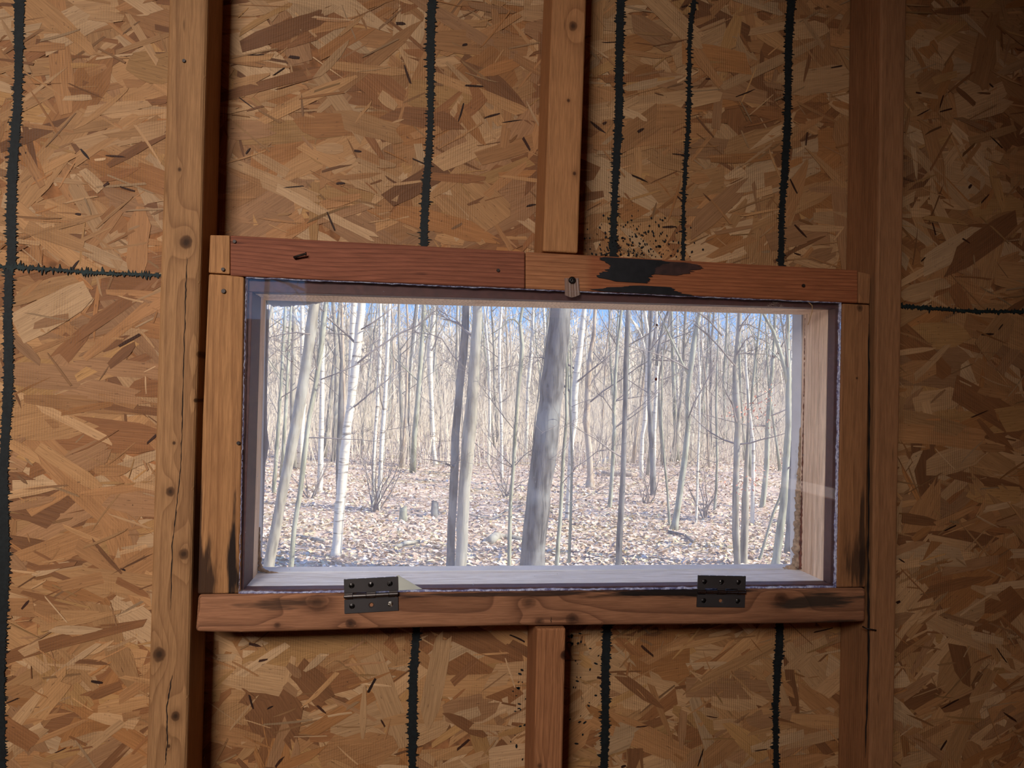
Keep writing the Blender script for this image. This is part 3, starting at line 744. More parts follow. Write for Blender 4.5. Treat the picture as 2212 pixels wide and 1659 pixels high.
prism_obj('liner_board', [(LX0-0.0002, ZB-0.012), (LX1, ZB-0.012), (LX1, ZB), (LX0, ZB)], 0.023, 0.0775, w_linerb, win)
prism_obj('liner_board', [(LX0, TOP(LX0)), (LX1, TOP(LX1)), (LX1, TOP(LX1)+0.008), (LX0, TOP(LX0)+0.008)], 0.023, 0.0775, w_liner, win)
# outer trim, a little proud of the liner at the foot
prism_obj('outer_trim', [(-0.20, ZB-0.03), (LX0+0.0004, ZB-0.03), (LX0-0.0028, TOP(LX0)+0.03), (-0.20, TOP(LX0)+0.03)], 0.078, 0.100, M['grey_trim'], win)
prism_obj('outer_trim', [(LX1+0.0020, ZB-0.03), (0.51, ZB-0.03), (0.51, TOP(LX1)+0.03), (LX1-0.0020, TOP(LX1)+0.03)], 0.078, 0.100, M['grey_trim'], win)
prism_obj('outer_trim', [(LX0, ZB-0.03), (LX1+0.002, ZB-0.03), (LX1+0.002, ZB+0.0012), (LX0, ZB+0.0012)], 0.078, 0.1005, M['grey_trim'], win)
prism_obj('outer_trim', [(LX0-0.0028, TOP(LX0)+0.0025), (LX1-0.002, TOP(LX1)+0.0025), (LX1-0.002, TOP(LX1)+0.03), (LX0-0.0028, TOP(LX0)+0.03)], 0.078, 0.100, M['grey_trim'], win)
box_obj('glass_pane', LX0-0.02, LX1+0.02, 0.1010, 0.1030, ZB-0.02, 0.125, M['outer_glass'], win)

def bead(name, pts, rad, mat, parent, seed, jit=0.4, sides=8):
    R = random.Random(seed); path = []; rr = []
    for (p0, r0), (p1, r1) in zip(list(zip(pts, rad))[:-1], list(zip(pts, rad))[1:]):
        n = max(3, int((Vector(p1)-Vector(p0)).length/0.0022))
        for k in range(n):
            t = k/n; r = r0+(r1-r0)*t
            path.append(Vector(p0).lerp(Vector(p1), t)+Vector((R.gauss(0, r*jit*0.35), R.gauss(0, r*jit*0.35), 0))); rr.append(max(0.0003, r*(1+R.gauss(0, jit*0.45))))
    path.append(Vector(pts[-1])); rr.append(rad[-1]*0.4)
    v, f = tube(path, rr, sides); return mesh_obj(name, v, f, mat, parent, smooth=True)
# foam and sealant in the corners of the opening
bead('foam_bead', [(LX1-0.0005, 0.079, -0.200), (LX1-0.001, 0.0785, -0.17), (LX1, 0.0785, -0.10), (LX1+0.0002, 0.0785, -0.03)], [0.0070, 0.0050, 0.0035, 0.0012], M['foam'], win, 4)
bead('sealant_bead', [(LX1+0.0004, 0.072, -0.199), (LX1+0.0004, 0.072, -0.10), (LX1+0.0006, 0.072, 0.05), (LX1+0.0006, 0.0725, 0.103)], [0.0026, 0.0013, 0.0010, 0.0009], M['brown_sealant'], win, 5)
bead('caulk_bead', [(LX1+0.0014, 0.088, -0.19), (LX1+0.001, 0.086, -0.12), (LX1+0.0012, 0.088, -0.06), (LX1+0.001, 0.087, 0.03)], [0.0016, 0.0022, 0.0012, 0.0008], M['caulk'], win, 6, 0.5)
bead('foam_bead', [(LX1-0.002, 0.080, ZB+0.001), (LX1-0.012, 0.080, ZB+0.001), (LX1-0.020, 0.0795, ZB+0.0004)], [0.0055, 0.0028, 0.0010], M['foam'], win, 7, 0.6)
bead('foam_bead', [(LX0+0.0005, 0.078, ZB+0.050), (LX0+0.001, 0.078, ZB+0.02), (LX0+0.003, 0.078, ZB+0.004), (LX0+0.012, 0.078, ZB+0.0005), (LX0+0.022, 0.078, ZB)], [0.0006, 0.0016, 0.0026, 0.0016, 0.0006], M['foam'], win, 8, 0.4)
bead('caulk_bead', [(LX0-0.001, 0.098, 0.09), (LX0-0.001, 0.098, 0.0), (LX0-0.0002, 0.098, -0.045), (LX0+0.0012, 0.098, -0.062), (LX0-0.0005, 0.098, -0.085), (LX0-0.001, 0.098, -0.19)], [0.0016, 0.0016, 0.0022, 0.0034, 0.0016, 0.0014], M['caulk'], win, 9, 0.12)
bead('caulk_bead', [(LX0-0.002, 0.0985, TOP(LX0)+0.0005), (LX0+0.020, 0.0985, TOP(LX0)), (LX0+0.042, 0.0985, TOP(LX0)+0.002), (LX0+0.06, 0.0985, TOP(LX0)+0.004)], [0.0036, 0.0040, 0.0028, 0.0014], M['caulk'], win, 10, 0.35)
# resin drops and fly specks on the glass
def drop(x, y, r, el=1.0, name='resin_drop', Y=0.1006):
    c = PX(x, y, Y); bm = bmesh.new()
    bmesh.ops.create_icosphere(bm, subdivisions=2, radius=r, matrix=Matrix.Translation(c) @ Matrix.Diagonal((1, 0.35, el, 1)))
    return bm_obj(name, bm, M['resin'], win, smooth=True, origin=c)
drop(1419, 702, 0.0014, 1.1); drop(1417, 819, 0.0016, 1.3); drop(1418, 672, 0.0006); drop(1417, 707, 0.0006, 0.8)
for x, y in ((1659, 769), (1664, 769), (1669, 769), (1681, 764), (1704, 755), (1541, 780), (630, 781), (810, 641), (800, 640), (648, 646), (952, 789), (1092, 844)):
    drop(x+0.5, y, 0.00055, 1.4)

# ------------------------------------------------------------------ hinged acrylic panel
ac = empty('acrylic_panel', (0.154, 0.0035, -0.2038)); tag(ac, 'clear acrylic sheet with chipped edges hung on two hinges in the window', 'window panel')
AX0t, AZ0t = xz(531, 598.5); AX1t, AZ1t = xz(1818.5, 653.5); AX1b, AZ1b = xz(1807, 1269.5); AX0b, AZ0b = xz(515.5, 1282.5)
PY0, PY1 = 0.0012, 0.0044
prism_obj('sheet', [(AX0b, AZ0b), (AX1b, AZ1b), (AX1t, AZ1t), (AX0t, AZ0t)], PY0, PY1, M['acrylic'], ac)
def edge_strip(p, q, w0, w1, seed):
    R = random.Random(seed); n = 160; V = []; Fc = []
    d = Vector((q[0]-p[0], 0, q[1]-p[1])); nrm = Vector((-d.z, 0, d.x)).normalized()
    for i in range(n+1):
        t = i/n; base = Vector((p[0], 0, p[1]))+d*t
        w = w0+(w1-w0)*(0.5+0.5*math.sin(t*40+seed)*math.sin(t*13+seed))*R.uniform(0.4, 1)
        o0 = R.uniform(-0.0003, 0.0003)
        for (nn, yy) in ((o0-0.0002, PY0-0.0003), (o0+w, PY0-0.0002), (o0+w*0.8, PY1+0.0002), (o0-0.0002, PY1+0.0003)):
            V.append(base+nrm*nn+Vector((0, yy, 0)))
        if i:
            k = 4*i
            for a in range(4): Fc.append((k-4+a, k-4+(a+1) % 4, k+(a+1) % 4, k+a))
    return mesh_obj('chipped_edge', V, Fc, M['edge'], ac)
edge_strip((AX0b, AZ0b), (AX1b, AZ1b), 0.0006, 0.0024, 1)
edge_strip((AX1b, AZ1b), (AX1t, AZ1t), 0.0008, 0.0024, 2)
edge_strip((AX1t, AZ1t), (AX0t, AZ0t), 0.0003, 0.0012, 3)
edge_strip((AX0t, AZ0t), (AX0b, AZ0b), 0.0001, 0.0004, 4)

# hinges ------------------------------------------------------
def phillips(bm, c, r, depth):
    bmesh.ops.create_cone(bm, cap_ends=True, segments=20, radius1=r, radius2=r*0.72, depth=depth, matrix=Matrix.Translation(c) @ Matrix.Rotation(math.pi/2, 4, 'X'))
def make_hinge(cpx, ang, W_, hu, hl_, label, bright, gone):
    """cpx: photo pixel of the middle of the barrel; ang: turn on the wall; hu, hl_: heights of the upper and lower leaf"""
    c = PX(*cpx, 0.0)
    h = empty('hinge', (c.x, -0.0010, c.z)); tag(h, label, 'hinge', 'hinges under the acrylic panel')
    rot = Matrix.Translation((c.x, 0, c.z)) @ Matrix.Rotation(-ang, 4, 'Y')
    y0, y1 = -0.0019, -0.0003
    kn = 5; seg = [0.16, 0.25, 0.18, 0.24, 0.17]; xs = [-W_/2]
    for s in seg: xs.append(xs[-1]+s*W_)
    hr_ = 0.0022
    for (nm, sgn, hh, own) in (('upper_leaf', 1, hu, (0, 2, 4)), ('lower_leaf', -1, hl_, (1, 3))):
        bm = bmesh.new()
        # plate as strips so that the open knuckle gaps and screw holes show
        holes = [(-W_*0.355, sgn*hh*0.60), (0.0, sgn*hh*0.60), (W_*0.355, sgn*hh*0.60)]
        rh = 0.0029
        z0, z1 = (0.0034, hh) if sgn > 0 else (-hh, -0.0034)
        # plate outline with holes cut: build from a grid of cells around each hole
        xe = [-W_/2, -W_*0.355-0.0062, -W_*0.355+0.0062, -0.0062, 0.0062, W_*0.355-0.0062, W_*0.355+0.0062, W_/2]
        zc = sgn*hh*0.60
        def quad(xa, xb, za, zb):
            bm_box(bm, xa, xb, y0, y1, za, zb)
        for i in range(7):
            if i in (1, 3, 5):
                hx = holes[(i-1)//2][0]; n = 24
                outer = []
                for k in range(n):
                    t = 2*math.pi*k/n; dx, dz = math.cos(t), math.sin(t)
                    sx = 0.0062/abs(dx) if abs(dx) > 1e-6 else 9; 
                    sz = ((z1-zc) if dz > 0 else (zc-z0))/abs(dz) if abs(dz) > 1e-6 else 9
                    s = min(sx, sz); outer.append((hx+dx*s, zc+dz*s))
                fo = [bm.verts.new((p[0], y0, p[1])) for p in outer]
                fi = [bm.verts.new((hx+rh*math.cos(2*math.pi*k/n), y0, zc+rh*math.sin(2*math.pi*k/n))) for k in range(n)]
                bi = [bm.verts.new((hx+rh*0.62*math.cos(2*math.pi*k/n), y1, zc+rh*0.62*math.sin(2*math.pi*k/n))) for k in range(n)]
                bo = [bm.verts.new((p[0], y1, p[1])) for p in outer]
                for k in range(n):
                    k2 = (k+1) % n
                    bm.faces.new((fo[k], fo[k2], fi[k2], fi[k])); bm.faces.new((fi[k], fi[k2], bi[k2], bi[k])); bm.faces.new((bi[k], bi[k2], bo[k2], bo[k])); bm.faces.new((bo[k], bo[k2], fo[k2], fo[k]))
                # corner fill
                for sx in (-1, 1):
                    for zz in (z0, z1):
                        cs = [p for p in outer if (p[0]-hx)*sx > 0.0 and ((p[1]-zc) > 0) == (zz > zc)]
                        cs.sort(key=lambda p: math.atan2(p[1]-zc, (p[0]-hx)*sx))
                        pp = [(hx+sx*0.0062, zz)]
                        e1 = [p for p in cs if abs(abs(p[0]-hx)-0.0062) < 1e-7]; e2 = [p for p in cs if abs(p[1]-zz) < 1e-7]
                        if e1 and e2:
                            pa = max(e1, key=lambda p: abs(p[1]-zc)); pb = max(e2, key=lambda p: abs(p[0]-hx))
                            tri = [pa, pp[0], pb]
                            a = [bm.verts.new((p[0], y0, p[1])) for p in tri]; bm.faces.new(a)
            else:
                quad(xe[i], xe[i+1], z0, z1)
        for k in own:   # wraps of this leaf round the pin
            xa, xb = xs[k]+0.0003, xs[k+1]-0.0003
            bm_box(bm, xa, xb, y0, y1, (0.0008 if sgn > 0 else -0.0036), (0.0036 if sgn > 0 else -0.0008))
        bmesh.ops.transform(bm, matrix=rot, verts=bm.verts)
        leaf = bm_obj(nm, bm, M['hinge'], h, origin=(c.x, (y0+y1)/2, c.z+sgn*hh/2))
        for j, (hx, hz) in enumerate(holes):
            if (nm, j) in gone: continue
            bm = bmesh.new(); rs = 0.00265
            n = 20
            ctr = bm.verts.new((hx, y0+0.0006, hz)); 
            ring = [bm.verts.new((hx+rs*math.cos(2*math.pi*k/n), y0+0.00045, hz+rs*math.sin(2*math.pi*k/n))) for k in range(n)]
            mid = []
            for k in range(n):
                t = 2*math.pi*k/n; cr = abs(math.cos(2*(t+0.5*j)))
                rr = rs*(0.62 if cr > 0.72 else 0.30)
                mid.append(bm.verts.new((hx+rr*math.cos(t), y0-0.00015, hz+rr*math.sin(t))))
            inn = [bm.verts.new((hx+(v.co.x-hx)*0.8, y0+0.0009, hz+(v.co.z-hz)*0.8)) for v in mid]
            for k in range(n):
                k2 = (k+1) % n
                bm.faces.new((ring[k], ring[k2], mid[k2], mid[k])); bm.faces.new((mid[k], mid[k2], inn[k2], inn[k])); bm.faces.new((inn[k], inn[k2], ctr))
            bmesh.ops.transform(bm, matrix=rot, verts=bm.verts)
            p = rot @ Vector((hx, y0, hz))
            bm_obj('screw', bm, M['screw_bright'] if (nm, j) in bright else M['screw'], leaf, origin=p)
    for k in range(kn):
        bm = bmesh.new(); xa, xb = xs[k]+0.00025, xs[k+1]-0.00025
        bmesh.ops.create_cone(bm, cap_ends=True, segments=20, radius1=hr_, radius2=hr_, depth=xb-xa, matrix=Matrix.Translation(((xa+xb)/2, -0.0026, 0)) @ Matrix.Rotation(math.pi/2, 4, 'Y'))
        bmesh.ops.transform(bm, matrix=rot, verts=bm.verts)
        p = rot @ Vector(((xa+xb)/2, -0.0026, 0))
        bm_obj('knuckle', bm, M['hinge_dark'], h, smooth=False, origin=p)
    bm = bmesh.new(); bmesh.ops.create_cone(bm, cap_ends=True, segments=14, radius1=0.0013, radius2=0.0013, depth=W_+0.0006, matrix=Matrix.Translation((0, -0.0026, 0)) @ Matrix.Rotation(math.pi/2, 4, 'Y'))
    bmesh.ops.transform(bm, matrix=rot, verts=bm.verts); bm_obj('pin', bm, M['nail'], h, origin=(c.x, -0.0026, c.z))
    return h
# the true width comes from the two ends of each barrel on the wall face
aL, bL = PX(744, 1287.5), PX(860, 1281); aR, bR = PX(1507, 1276.5), PX(1610, 1278)
angL = math.atan2(bL.z-aL.z, bL.x-aL.x); angR = math.atan2(bR.z-aR.z, bR.x-aR.x)
make_hinge((802, 1284.3), angL, (bL-aL).length, 0.0172, 0.0172, 'bronze hinge with a pale plastic scrap tucked behind its leaf', {('lower_leaf', 2)}, {('lower_leaf', 1)})
make_hinge((1557, 1277.4), angR, (bR-aR).length, 0.0172, 0.0165, 'dark bronze hinge near the blackened end of the sill', set(), {('lower_leaf', 1)})
# pale scrap of plastic behind the left hinge
sc = [xz(859, 1242), xz(912, 1272.5), xz(850, 1276), xz(840, 1262)]
o = prism_obj('plastic_scrap', sc, -0.0002, 0.0009, M['shim'])
tag(o, 'pale triangular plastic scrap sticking out beside a hinge', 'plastic scrap')

# latch ------------------------------------------------------
lt = empty('panel_latch', tuple(PX(1234, 640))); tag(lt, 'small ribbed clear plastic latch screwed to the header over the panel', 'latch')
bm = bmesh.new()
def lp(u, v): # u across 0..1, v down 0..1
    x0 = 1219+(-1)*v*(-1); xl = 1219+v*1.0; xr = 1250+v*3.0
    end = 640+3*math.sin(u*math.pi) - 6*abs(u-0.42)
    return PX(xl+(xr-xl)*u, 601+(end-601)*v)
nu, nv = 36, 10; gridv = []
for j in range(nv+1):
    for i in range(nu+1):
        u, v_ = i/nu, j/nv; p = lp(u, v_)
        rib = 0.0007*(0.5+0.5*math.cos(u*2*math.pi*5.5))
        edge = 0.0010*min(1, 6*min(u, 1-u, v_*1.2+0.05))
        gridv.append(bm.verts.new((p.x, -0.0006-rib-edge, p.z)))
back = [bm.verts.new((v.co.x, -0.0003, v.co.z)) for v in gridv]
for j in range(nv):
    for i in range(nu):
        a = j*(nu+1)+i
        bm.faces.new((gridv[a], gridv[a+1], gridv[a+nu+2], gridv[a+nu+1])); bm.faces.new((back[a+nu+1], back[a+nu+2], back[a+1], back[a]))
for i in range(nu):
    for j in (0, nv):
        a = j*(nu+1)+i; bm.faces.new((gridv[a], back[a], back[a+1], gridv[a+1]))
for j in range(nv):
    for i in (0, nu):
        a = j*(nu+1)+i; b2 = a+nu+1; bm.faces.new((gridv[a], gridv[b2], back[b2], back[a]))
bm_obj('tab', bm, M['latch'], lt, smooth=False, origin=PX(1234, 640))
c = PX(1235, 606); bm = bmesh.new(); n = 24; rs = 0.0039
ctr = bm.verts.new((c.x, -0.0022, c.z)); rings = []
for rr, yy in ((rs, -0.0016), (rs*0.95, -0.0030), (rs*0.75, -0.0038)):
    rings.append([bm.verts.new((c.x+rr*math.cos(2*math.pi*k/n), yy, c.z+rr*math.sin(2*math.pi*k/n))) for k in range(n)])
mid = []
for k in range(n):
    t = 2*math.pi*k/n; rr = rs*(0.58 if abs(math.cos(2*t)) > 0.8 else 0.24)
    mid.append(bm.verts.new((c.x+rr*math.cos(t), -0.0039, c.z+rr*math.sin(t))))
rings.append(mid); rings.append([bm.verts.new((c.x+(v.co.x-c.x)*0.85, -0.0022, c.z+(v.co.z-c.z)*0.85)) for v in mid])
for A, B in zip(rings[:-1], rings[1:]):
    for k in range(n): bm.faces.new((A[k], A[(k+1) % n], B[(k+1) % n], B[k]))
for k in range(n): bm.faces.new((rings[-1][k], rings[-1][(k+1) % n], ctr))
bm_obj('screw', bm, M['screw'], lt, origin=c)

# straw and cobweb caught at the top of the panel
pp = [(1746, 653), (1753, 660), (1753, 671), (1750, 682), (1746, 696), (1744, 702)]
v, f = tube([PX(x, y)+Vector((0, -0.0006-0.0012*math.sin(i*0.6), 0)) for i, (x, y) in enumerate(pp)], [0.0004]*len(pp), 5)
o = mesh_obj('dry_stem', v, f, M['straw'], smooth=True, origin=PX(1746, 702)); tag(o, 'thin dry stem hanging over the top edge of the acrylic sheet', 'stem')
R = random.Random(12); V = []; Fc = []
for i in range(46):
    t = R.random(); a = PX(1660+30*t, 661-7*math.sin(t*math.pi)+R.uniform(-3, 4), 0.006)
    b = a+Vector((R.uniform(-0.005, 0.005), R.uniform(-0.001, 0.001), R.uniform(-0.003, 0.002)))
    v, f = tube([a, (a+b)/2+Vector((0, 0, R.uniform(-0.001, 0.001))), b], [0.00022]*3, 3); k = len(V); V += v; Fc += [tuple(q+k for q in ff) for ff in f]
o = mesh_obj('cobweb', V, Fc, M['web'], origin=PX(1675, 665, 0.006)); tag(o, 'dusty cobweb tuft under the header behind the acrylic sheet', 'cobweb')

# ------------------------------------------------------------------ the wood outside
GZ = -2.0
def gz(x, y):
    """height of the forest floor"""
    d = math.hypot(x, y)
    return GZ + 0.10*math.sin(x*0.35+1)*math.sin(y*0.27)*min(1, d/10) + max(0, y-24)*0.012
def ground_mesh():
    xs = np.concatenate([np.linspace(-90, -12, 27), np.linspace(-11, 20, 70), np.linspace(21, 110, 30)])
    ys = np.concatenate([np.linspace(-40, 1, 10), np.linspace(2, 30, 62), np.linspace(31, 170, 50)])
    V = [(x, y, gz(x, y)) for y in ys for x in xs]; n = len(xs)
    Fc = [(j*n+i, j*n+i+1, (j+1)*n+i+1, (j+1)*n+i) for j in range(len(ys)-1) for i in range(n-1)]
    return V, Fc
g = Graph('forest_floor'); P, x, y, z = g.pos()
vo = g.n('ShaderNodeTexVoronoi', {'Vector': P, 'Scale': 14.0}).outputs['Color']
sepc = g.n('ShaderNodeSeparateXYZ', {0: vo}).outputs[0]
c = g.mix(sepc, (0.42, 0.32, 0.23), (0.74, 0.60, 0.45))
big = g.smooth(g.noise(P, 0.8, 4), 0.50, 0.68)
c = g.mix(g.m('MULTIPLY', big, 0.45), c, (0.34, 0.30, 0.11))
c = g.mix(g.smooth(g.noise(P, 14, 3), 0.56, 0.7), c, (0.34, 0.23, 0.17))
M['ground'] = g.bsdf(c, 0.95, None, 0.1)
V, Fc = ground_mesh()
ground = mesh_obj('forest_ground', V, Fc, M['ground'], smooth=True); tag(ground, 'leaf covered forest floor rising gently beyond the window', 'ground', kind='structure')

# fallen leaves
g = Graph('fallen_leaf'); at = g.n('ShaderNodeAttribute', attribute_name='Col').outputs['Color']
M['leaf'] = g.bsdf(at, 0.8, None, 0.2)
LC = np.array([(0.70, 0.57, 0.41), (0.80, 0.68, 0.50), (0.52, 0.38, 0.25), (0.62, 0.49, 0.36), (0.84, 0.74, 0.60), (0.34, 0.24, 0.17), (0.66, 0.58, 0.34), (0.48, 0.36, 0.28)])
def leaves(n, seed):
    R = np.random.default_rng(seed)
    d = 6.0+R.random(n)**1.7*32; wdt = np.where(R.random(n) < 0.6, 0.95, 3.2)*d
    X = 0.135*(d+0.7)+(R.random(n)-0.5)*wdt; Y = d
    V = []; Fc = []; cols = []
    for i in range(n):
        s = R.uniform(0.020, 0.045)*(1+0.012*d[i]); a = R.uniform(0, 6.28); zz = gz(X[i], Y[i])+R.uniform(0.004, 0.03)
        tx, ty = R.normal(0, 0.35, 2); ca, sa = math.cos(a), math.sin(a); b = len(V)
        for (u, v, cz) in ((-1, 0, 0), (-0.1, -0.55, 0.25), (1, 0, 0.1), (-0.1, 0.55, 0.25)):
            px_, py_ = (u*ca-v*sa)*s, (u*sa+v*ca)*s
            V.append((X[i]+px_, Y[i]+py_, zz+px_*tx+py_*ty+cz*s*0.6))
        Fc += [(b, b+1, b+2), (b, b+2, b+3)]
        c = LC[R.integers(len(LC))]*R.uniform(0.75, 1.12); cols += [(*c, 1)]*6
    me = bpy.data.meshes.new('fallen_leaves'); me.from_pydata(V, [], Fc)
    ca = me.color_attributes.new('Col', 'FLOAT_COLOR', 'CORNER'); ca.data.foreach_set('color', np.array(cols, dtype=np.float32).ravel())
    me.materials.append(M['leaf']); o = bpy.data.objects.new('fallen_leaves', me); COL.objects.link(o); return o
o = leaves(95000, 4); tag(o, 'tan fallen leaves scattered all over the forest floor', 'leaves', kind='stuff')

TR = random.Random(99)
def bend_path(p0, d, L, n, up=0.15, wig=0.12, R=TR):
    pts = [p0.copy()]; d = d.normalized()
    for i in range(n):
        d = (d+Vector((R.gauss(0, wig), R.gauss(0, wig), R.gauss(0, wig)+up/n))).normalized()
        pts.append(pts[-1]+d*(L/n))
    return pts
def add(VF, v, f):
    k = len(VF[0]); VF[0].extend(v); VF[1].extend(tuple(q+k for q in ff) for ff in f)
def twiggy(VF, p0, d, L, r, depth, R=TR, sides=4):
    n = 5; path = bend_path(p0, d, L, n, 0.35, 0.13, R)
    add(VF, *tube(path, [max(0.0016, r*(1-0.85*i/n)) for i in range(n+1)], sides if r > 0.008 else 3, False))
    if depth > 0:
        for k in range(R.randint(2, 4)):
            i = R.randint(1, n-1); dd = (path[i+1]-path[i]).normalized()
            side = Vector((R.uniform(-1, 1), R.uniform(-1, 1), R.uniform(-0.3, 0.7))).normalized()
            twiggy(VF, path[i], dd*0.55+side*0.75, L*R.uniform(0.35, 0.62), r*0.5*(1-0.6*i/n), depth-1, R)
def trunk_path(pts, Yd, top=None):
    """traced pixels (x, y, width) from top to bottom at depth Yd -> path from the ground up, with radii"""
    sc = lambda y, x: (PX(x, y, Yd)-CAMPOS).dot(_f)/FPX
    P3 = [PX(x, y, Yd) for x, y, w in pts]; R3 = [0.5*w*sc(y, x) for x, y, w in pts]
    P3.reverse(); R3.reverse()
    b, t = P3[0], P3[1] if len(P3) > 1 else P3[0]+Vector((0, 0, 1))
    zg = gz(b.x, b.y)-0.04
    if b.z > zg+0.02:
        s = (b.z-zg)/max(0.2, (P3[min(2, len(P3)-1)]-b).z); dr = (P3[min(2, len(P3)-1)]-b)
        P3.insert(0, b-dr*s*0.9 if s < 3 else Vector((b.x-0.1*dr.x, b.y, zg))); P3[0].z = zg; R3.insert(0, R3[0]*1.12)
    else:
        P3[0].z = zg
        R3[0] *= 1.35; 
    a, b2 = P3[-2], P3[-1]; d = (b2-a).normalized(); d = (d+Vector((0, 0, 0.7))).normalized()
    r = R3[-1]; H = r*55 if top is None else top
    H = min(5.0, max(1.2, H))
    for k in range(1, 6):
        d = (d+Vector((TR.gauss(0, 0.04), TR.gauss(0, 0.04), 0.1))).normalized()
        P3.append(P3[-1]+d*H/5); R3.append(r*(1-0.15*k))
    return P3, R3
def densify(P3, R3):
    out = []; rr = []
    for i in range(len(P3)-1):
        n = max(1, int((P3[i+1]-P3[i]).length/0.16))
        for k in range(n):
            t = k/n; out.append(P3[i].lerp(P3[i+1], t)+Vector((TR.gauss(0, 0.05), TR.gauss(0, 0.05), 0))*R3[i]); rr.append((R3[i]+(R3[i+1]-R3[i])*t)*TR.uniform(0.95, 1.05))
    out.append(P3[-1]); rr.append(R3[-1]); return out, rr
def tree(pts, Yd, mat, label, name='bare_tree', group='bare trees beyond the window', nbr=5, traced=(), sides=12, top=None, cat='tree', forks=(), blen=1.0):
    P3, R3 = trunk_path(pts, Yd, top)
    base = P3[0].copy()
    t = empty(name, tuple(base)); tag(t, label, cat, group)
    path, rad = densify(P3, R3)
    v, f = tube(path, rad, sides); mesh_obj('trunk', v, f, mat, t, smooth=True, origin=base)
    for fk in forks:      # heavier limbs, traced as (x, y, width) from the trunk outwards
        q = [PX(x, y, Yd) for x, y, w in fk]; rr = [0.5*w*(p-CAMPOS).dot(_f)/FPX for p, (x, y, w) in zip(q, fk)]
        q.append(q[-1]+(q[-1]-q[-2])*1.5); rr.append(rr[-1]*0.6)
        pa, ra = densify(q, rr); VF = ([], []); add(VF, *tube(pa, ra, 8))
        for k in range(4):
            i = TR.randint(1, len(pa)-1); twiggy(VF, pa[i], Vector((TR.uniform(-1, 1), TR.uniform(-0.6, 0.6), TR.uniform(0.2, 1))), TR.uniform(0.4, 0.9)*Yd/12, ra[i]*0.4, 2)
        mesh_obj('limb', VF[0], VF[1], mat, t, smooth=True, origin=q[0])
    for br in traced:     # thin traced boughs with their twigs
        q = [PX(x, y, Yd-0.1) for x, y in br[0]]; w = br[1]*Yd/FPX*0.5
        VF = ([], []); add(VF, *tube(q, [max(0.002, w*(1-0.7*i/len(q))) for i in range(len(q))], 5))
        for k in range(5):
            i = TR.randint(1, len(q)-1); dd = (q[i]-q[i-1]).normalized()
            twiggy(VF, q[i].lerp(q[i-1], TR.random()), dd*0.8+Vector((TR.uniform(-.6, .6), TR.uniform(-0.5, 0.5), TR.uniform(-0.4, 0.8))), TR.uniform(0.2, 0.5)*Yd/10, w*0.45, 1)
        mesh_obj('branch', VF[0], VF[1], M['twig'], t, smooth=True, origin=q[0])
    for k in range(nbr):
        lo = max(1, int(len(path)*0.30)); i = TR.randint(lo, len(path)-2)
        VF = ([], []); a = TR.uniform(0, 6.28); rb = min(0.02, rad[i]*0.33)
        twiggy(VF, path[i], Vector((math.cos(a), math.sin(a)*0.7, TR.uniform(0.0, 0.9))), TR.uniform(0.7, 1.7)*min(1.5, Yd/11)*blen, rb, 3)
        mesh_obj('branch', VF[0], VF[1], M['twig'], t, smooth=True, origin=path[i])
    return t
def yd_from_base(x, y): return PG(x, y, GZ).y
G, D, B, N, T_ = BARK['grey'], BARK['dark'], BARK['birch'], BARK['green'], BARK['tan']
GB = 'white birches beyond the window'; GS = 'slim saplings beyond the window'
# --- traced trees (pixels top to bottom: x, y, width) ---
tree([(1212, 655, 47), (1203, 740, 48), (1194, 800, 49), (1187, 900, 51), (1181, 950, 52), (1171, 1010, 51), (1160, 1100, 52), (1153, 1190, 54), (1150, 1225, 57)], 7.0, D,
     'thickest tree beyond the window, dark grey leaning trunk with pale patches', nbr=5, sides=20, top=5)
tree([(682, 632, 21), (673, 710, 24), (661, 783, 21), (650, 855, 23), (640, 915, 22), (621, 1010, 22), (603, 1100, 22), (583, 1210, 24)], 6.8, G,
     'grey trunk leaning across the left end of the window', nbr=5, traced=[([(670, 722), (640, 718), (610, 722), (578, 730)], 4), ([(655, 722), (632, 738), (616, 760)], 3.5)])
tree([(708, 632, 9), (699, 690, 12), (694, 750, 12), (687, 795, 11), (682, 830, 10), (668, 900, 10), (657, 990, 11), (648, 1065, 11), (636, 1137, 10), (630, 1210, 11)], 7.2, N,
     'slender dark greenish tree close beside the grey leaning trunk', nbr=5, traced=[([(700, 672), (694, 668), (689, 660)], 4), ([(685, 800), (678, 760), (684, 728)], 4), ([(693, 820), (740, 802), (770, 788), (815, 782)], 3.5)])
tree([(783, 640, 16), (776, 710, 18), (768, 783, 18), (758, 873, 17), (751, 920, 18), (741, 1010, 21), (734, 1100, 22), (727, 1190, 22), (725, 1212, 25)], yd_from_base(725, 1212), B,
     'pale ring-banded birch with a dark side and a rooted foot showing', group=GB, nbr=5, traced=[([(772, 785), (800, 762), (830, 742), (860, 722), (900, 705), (940, 672), (974, 650)], 5), ([(780, 712), (805, 697), (830, 680), (866, 648)], 4), ([(764, 880), (800, 850), (836, 822), (868, 800)], 4)])
tree([(735, 903, 11), (733, 950, 11), (731, 1000, 10), (730, 1060, 8)], yd_from_base(728, 1190), D, 'dark broken snag standing tight against the ring-banded birch', name='broken_snag', nbr=0, top=0.0)
tree([(1006, 650, 14), (1005, 710, 18), (1001, 765, 18), (996, 800, 18), (992, 855, 17), (987, 910, 18), (984, 950, 18), (981, 1010, 19), (977, 1100, 18), (973, 1200, 18), (972, 1222, 19)], 7.4, D,
     'dark lichen-spotted trunk paired with a smooth grey one', nbr=5, traced=[([(990, 782), (974, 762), (955, 732), (930, 722), (882, 716)], 3.5), ([(1004, 712), (985, 690), (950, 672)], 3)])
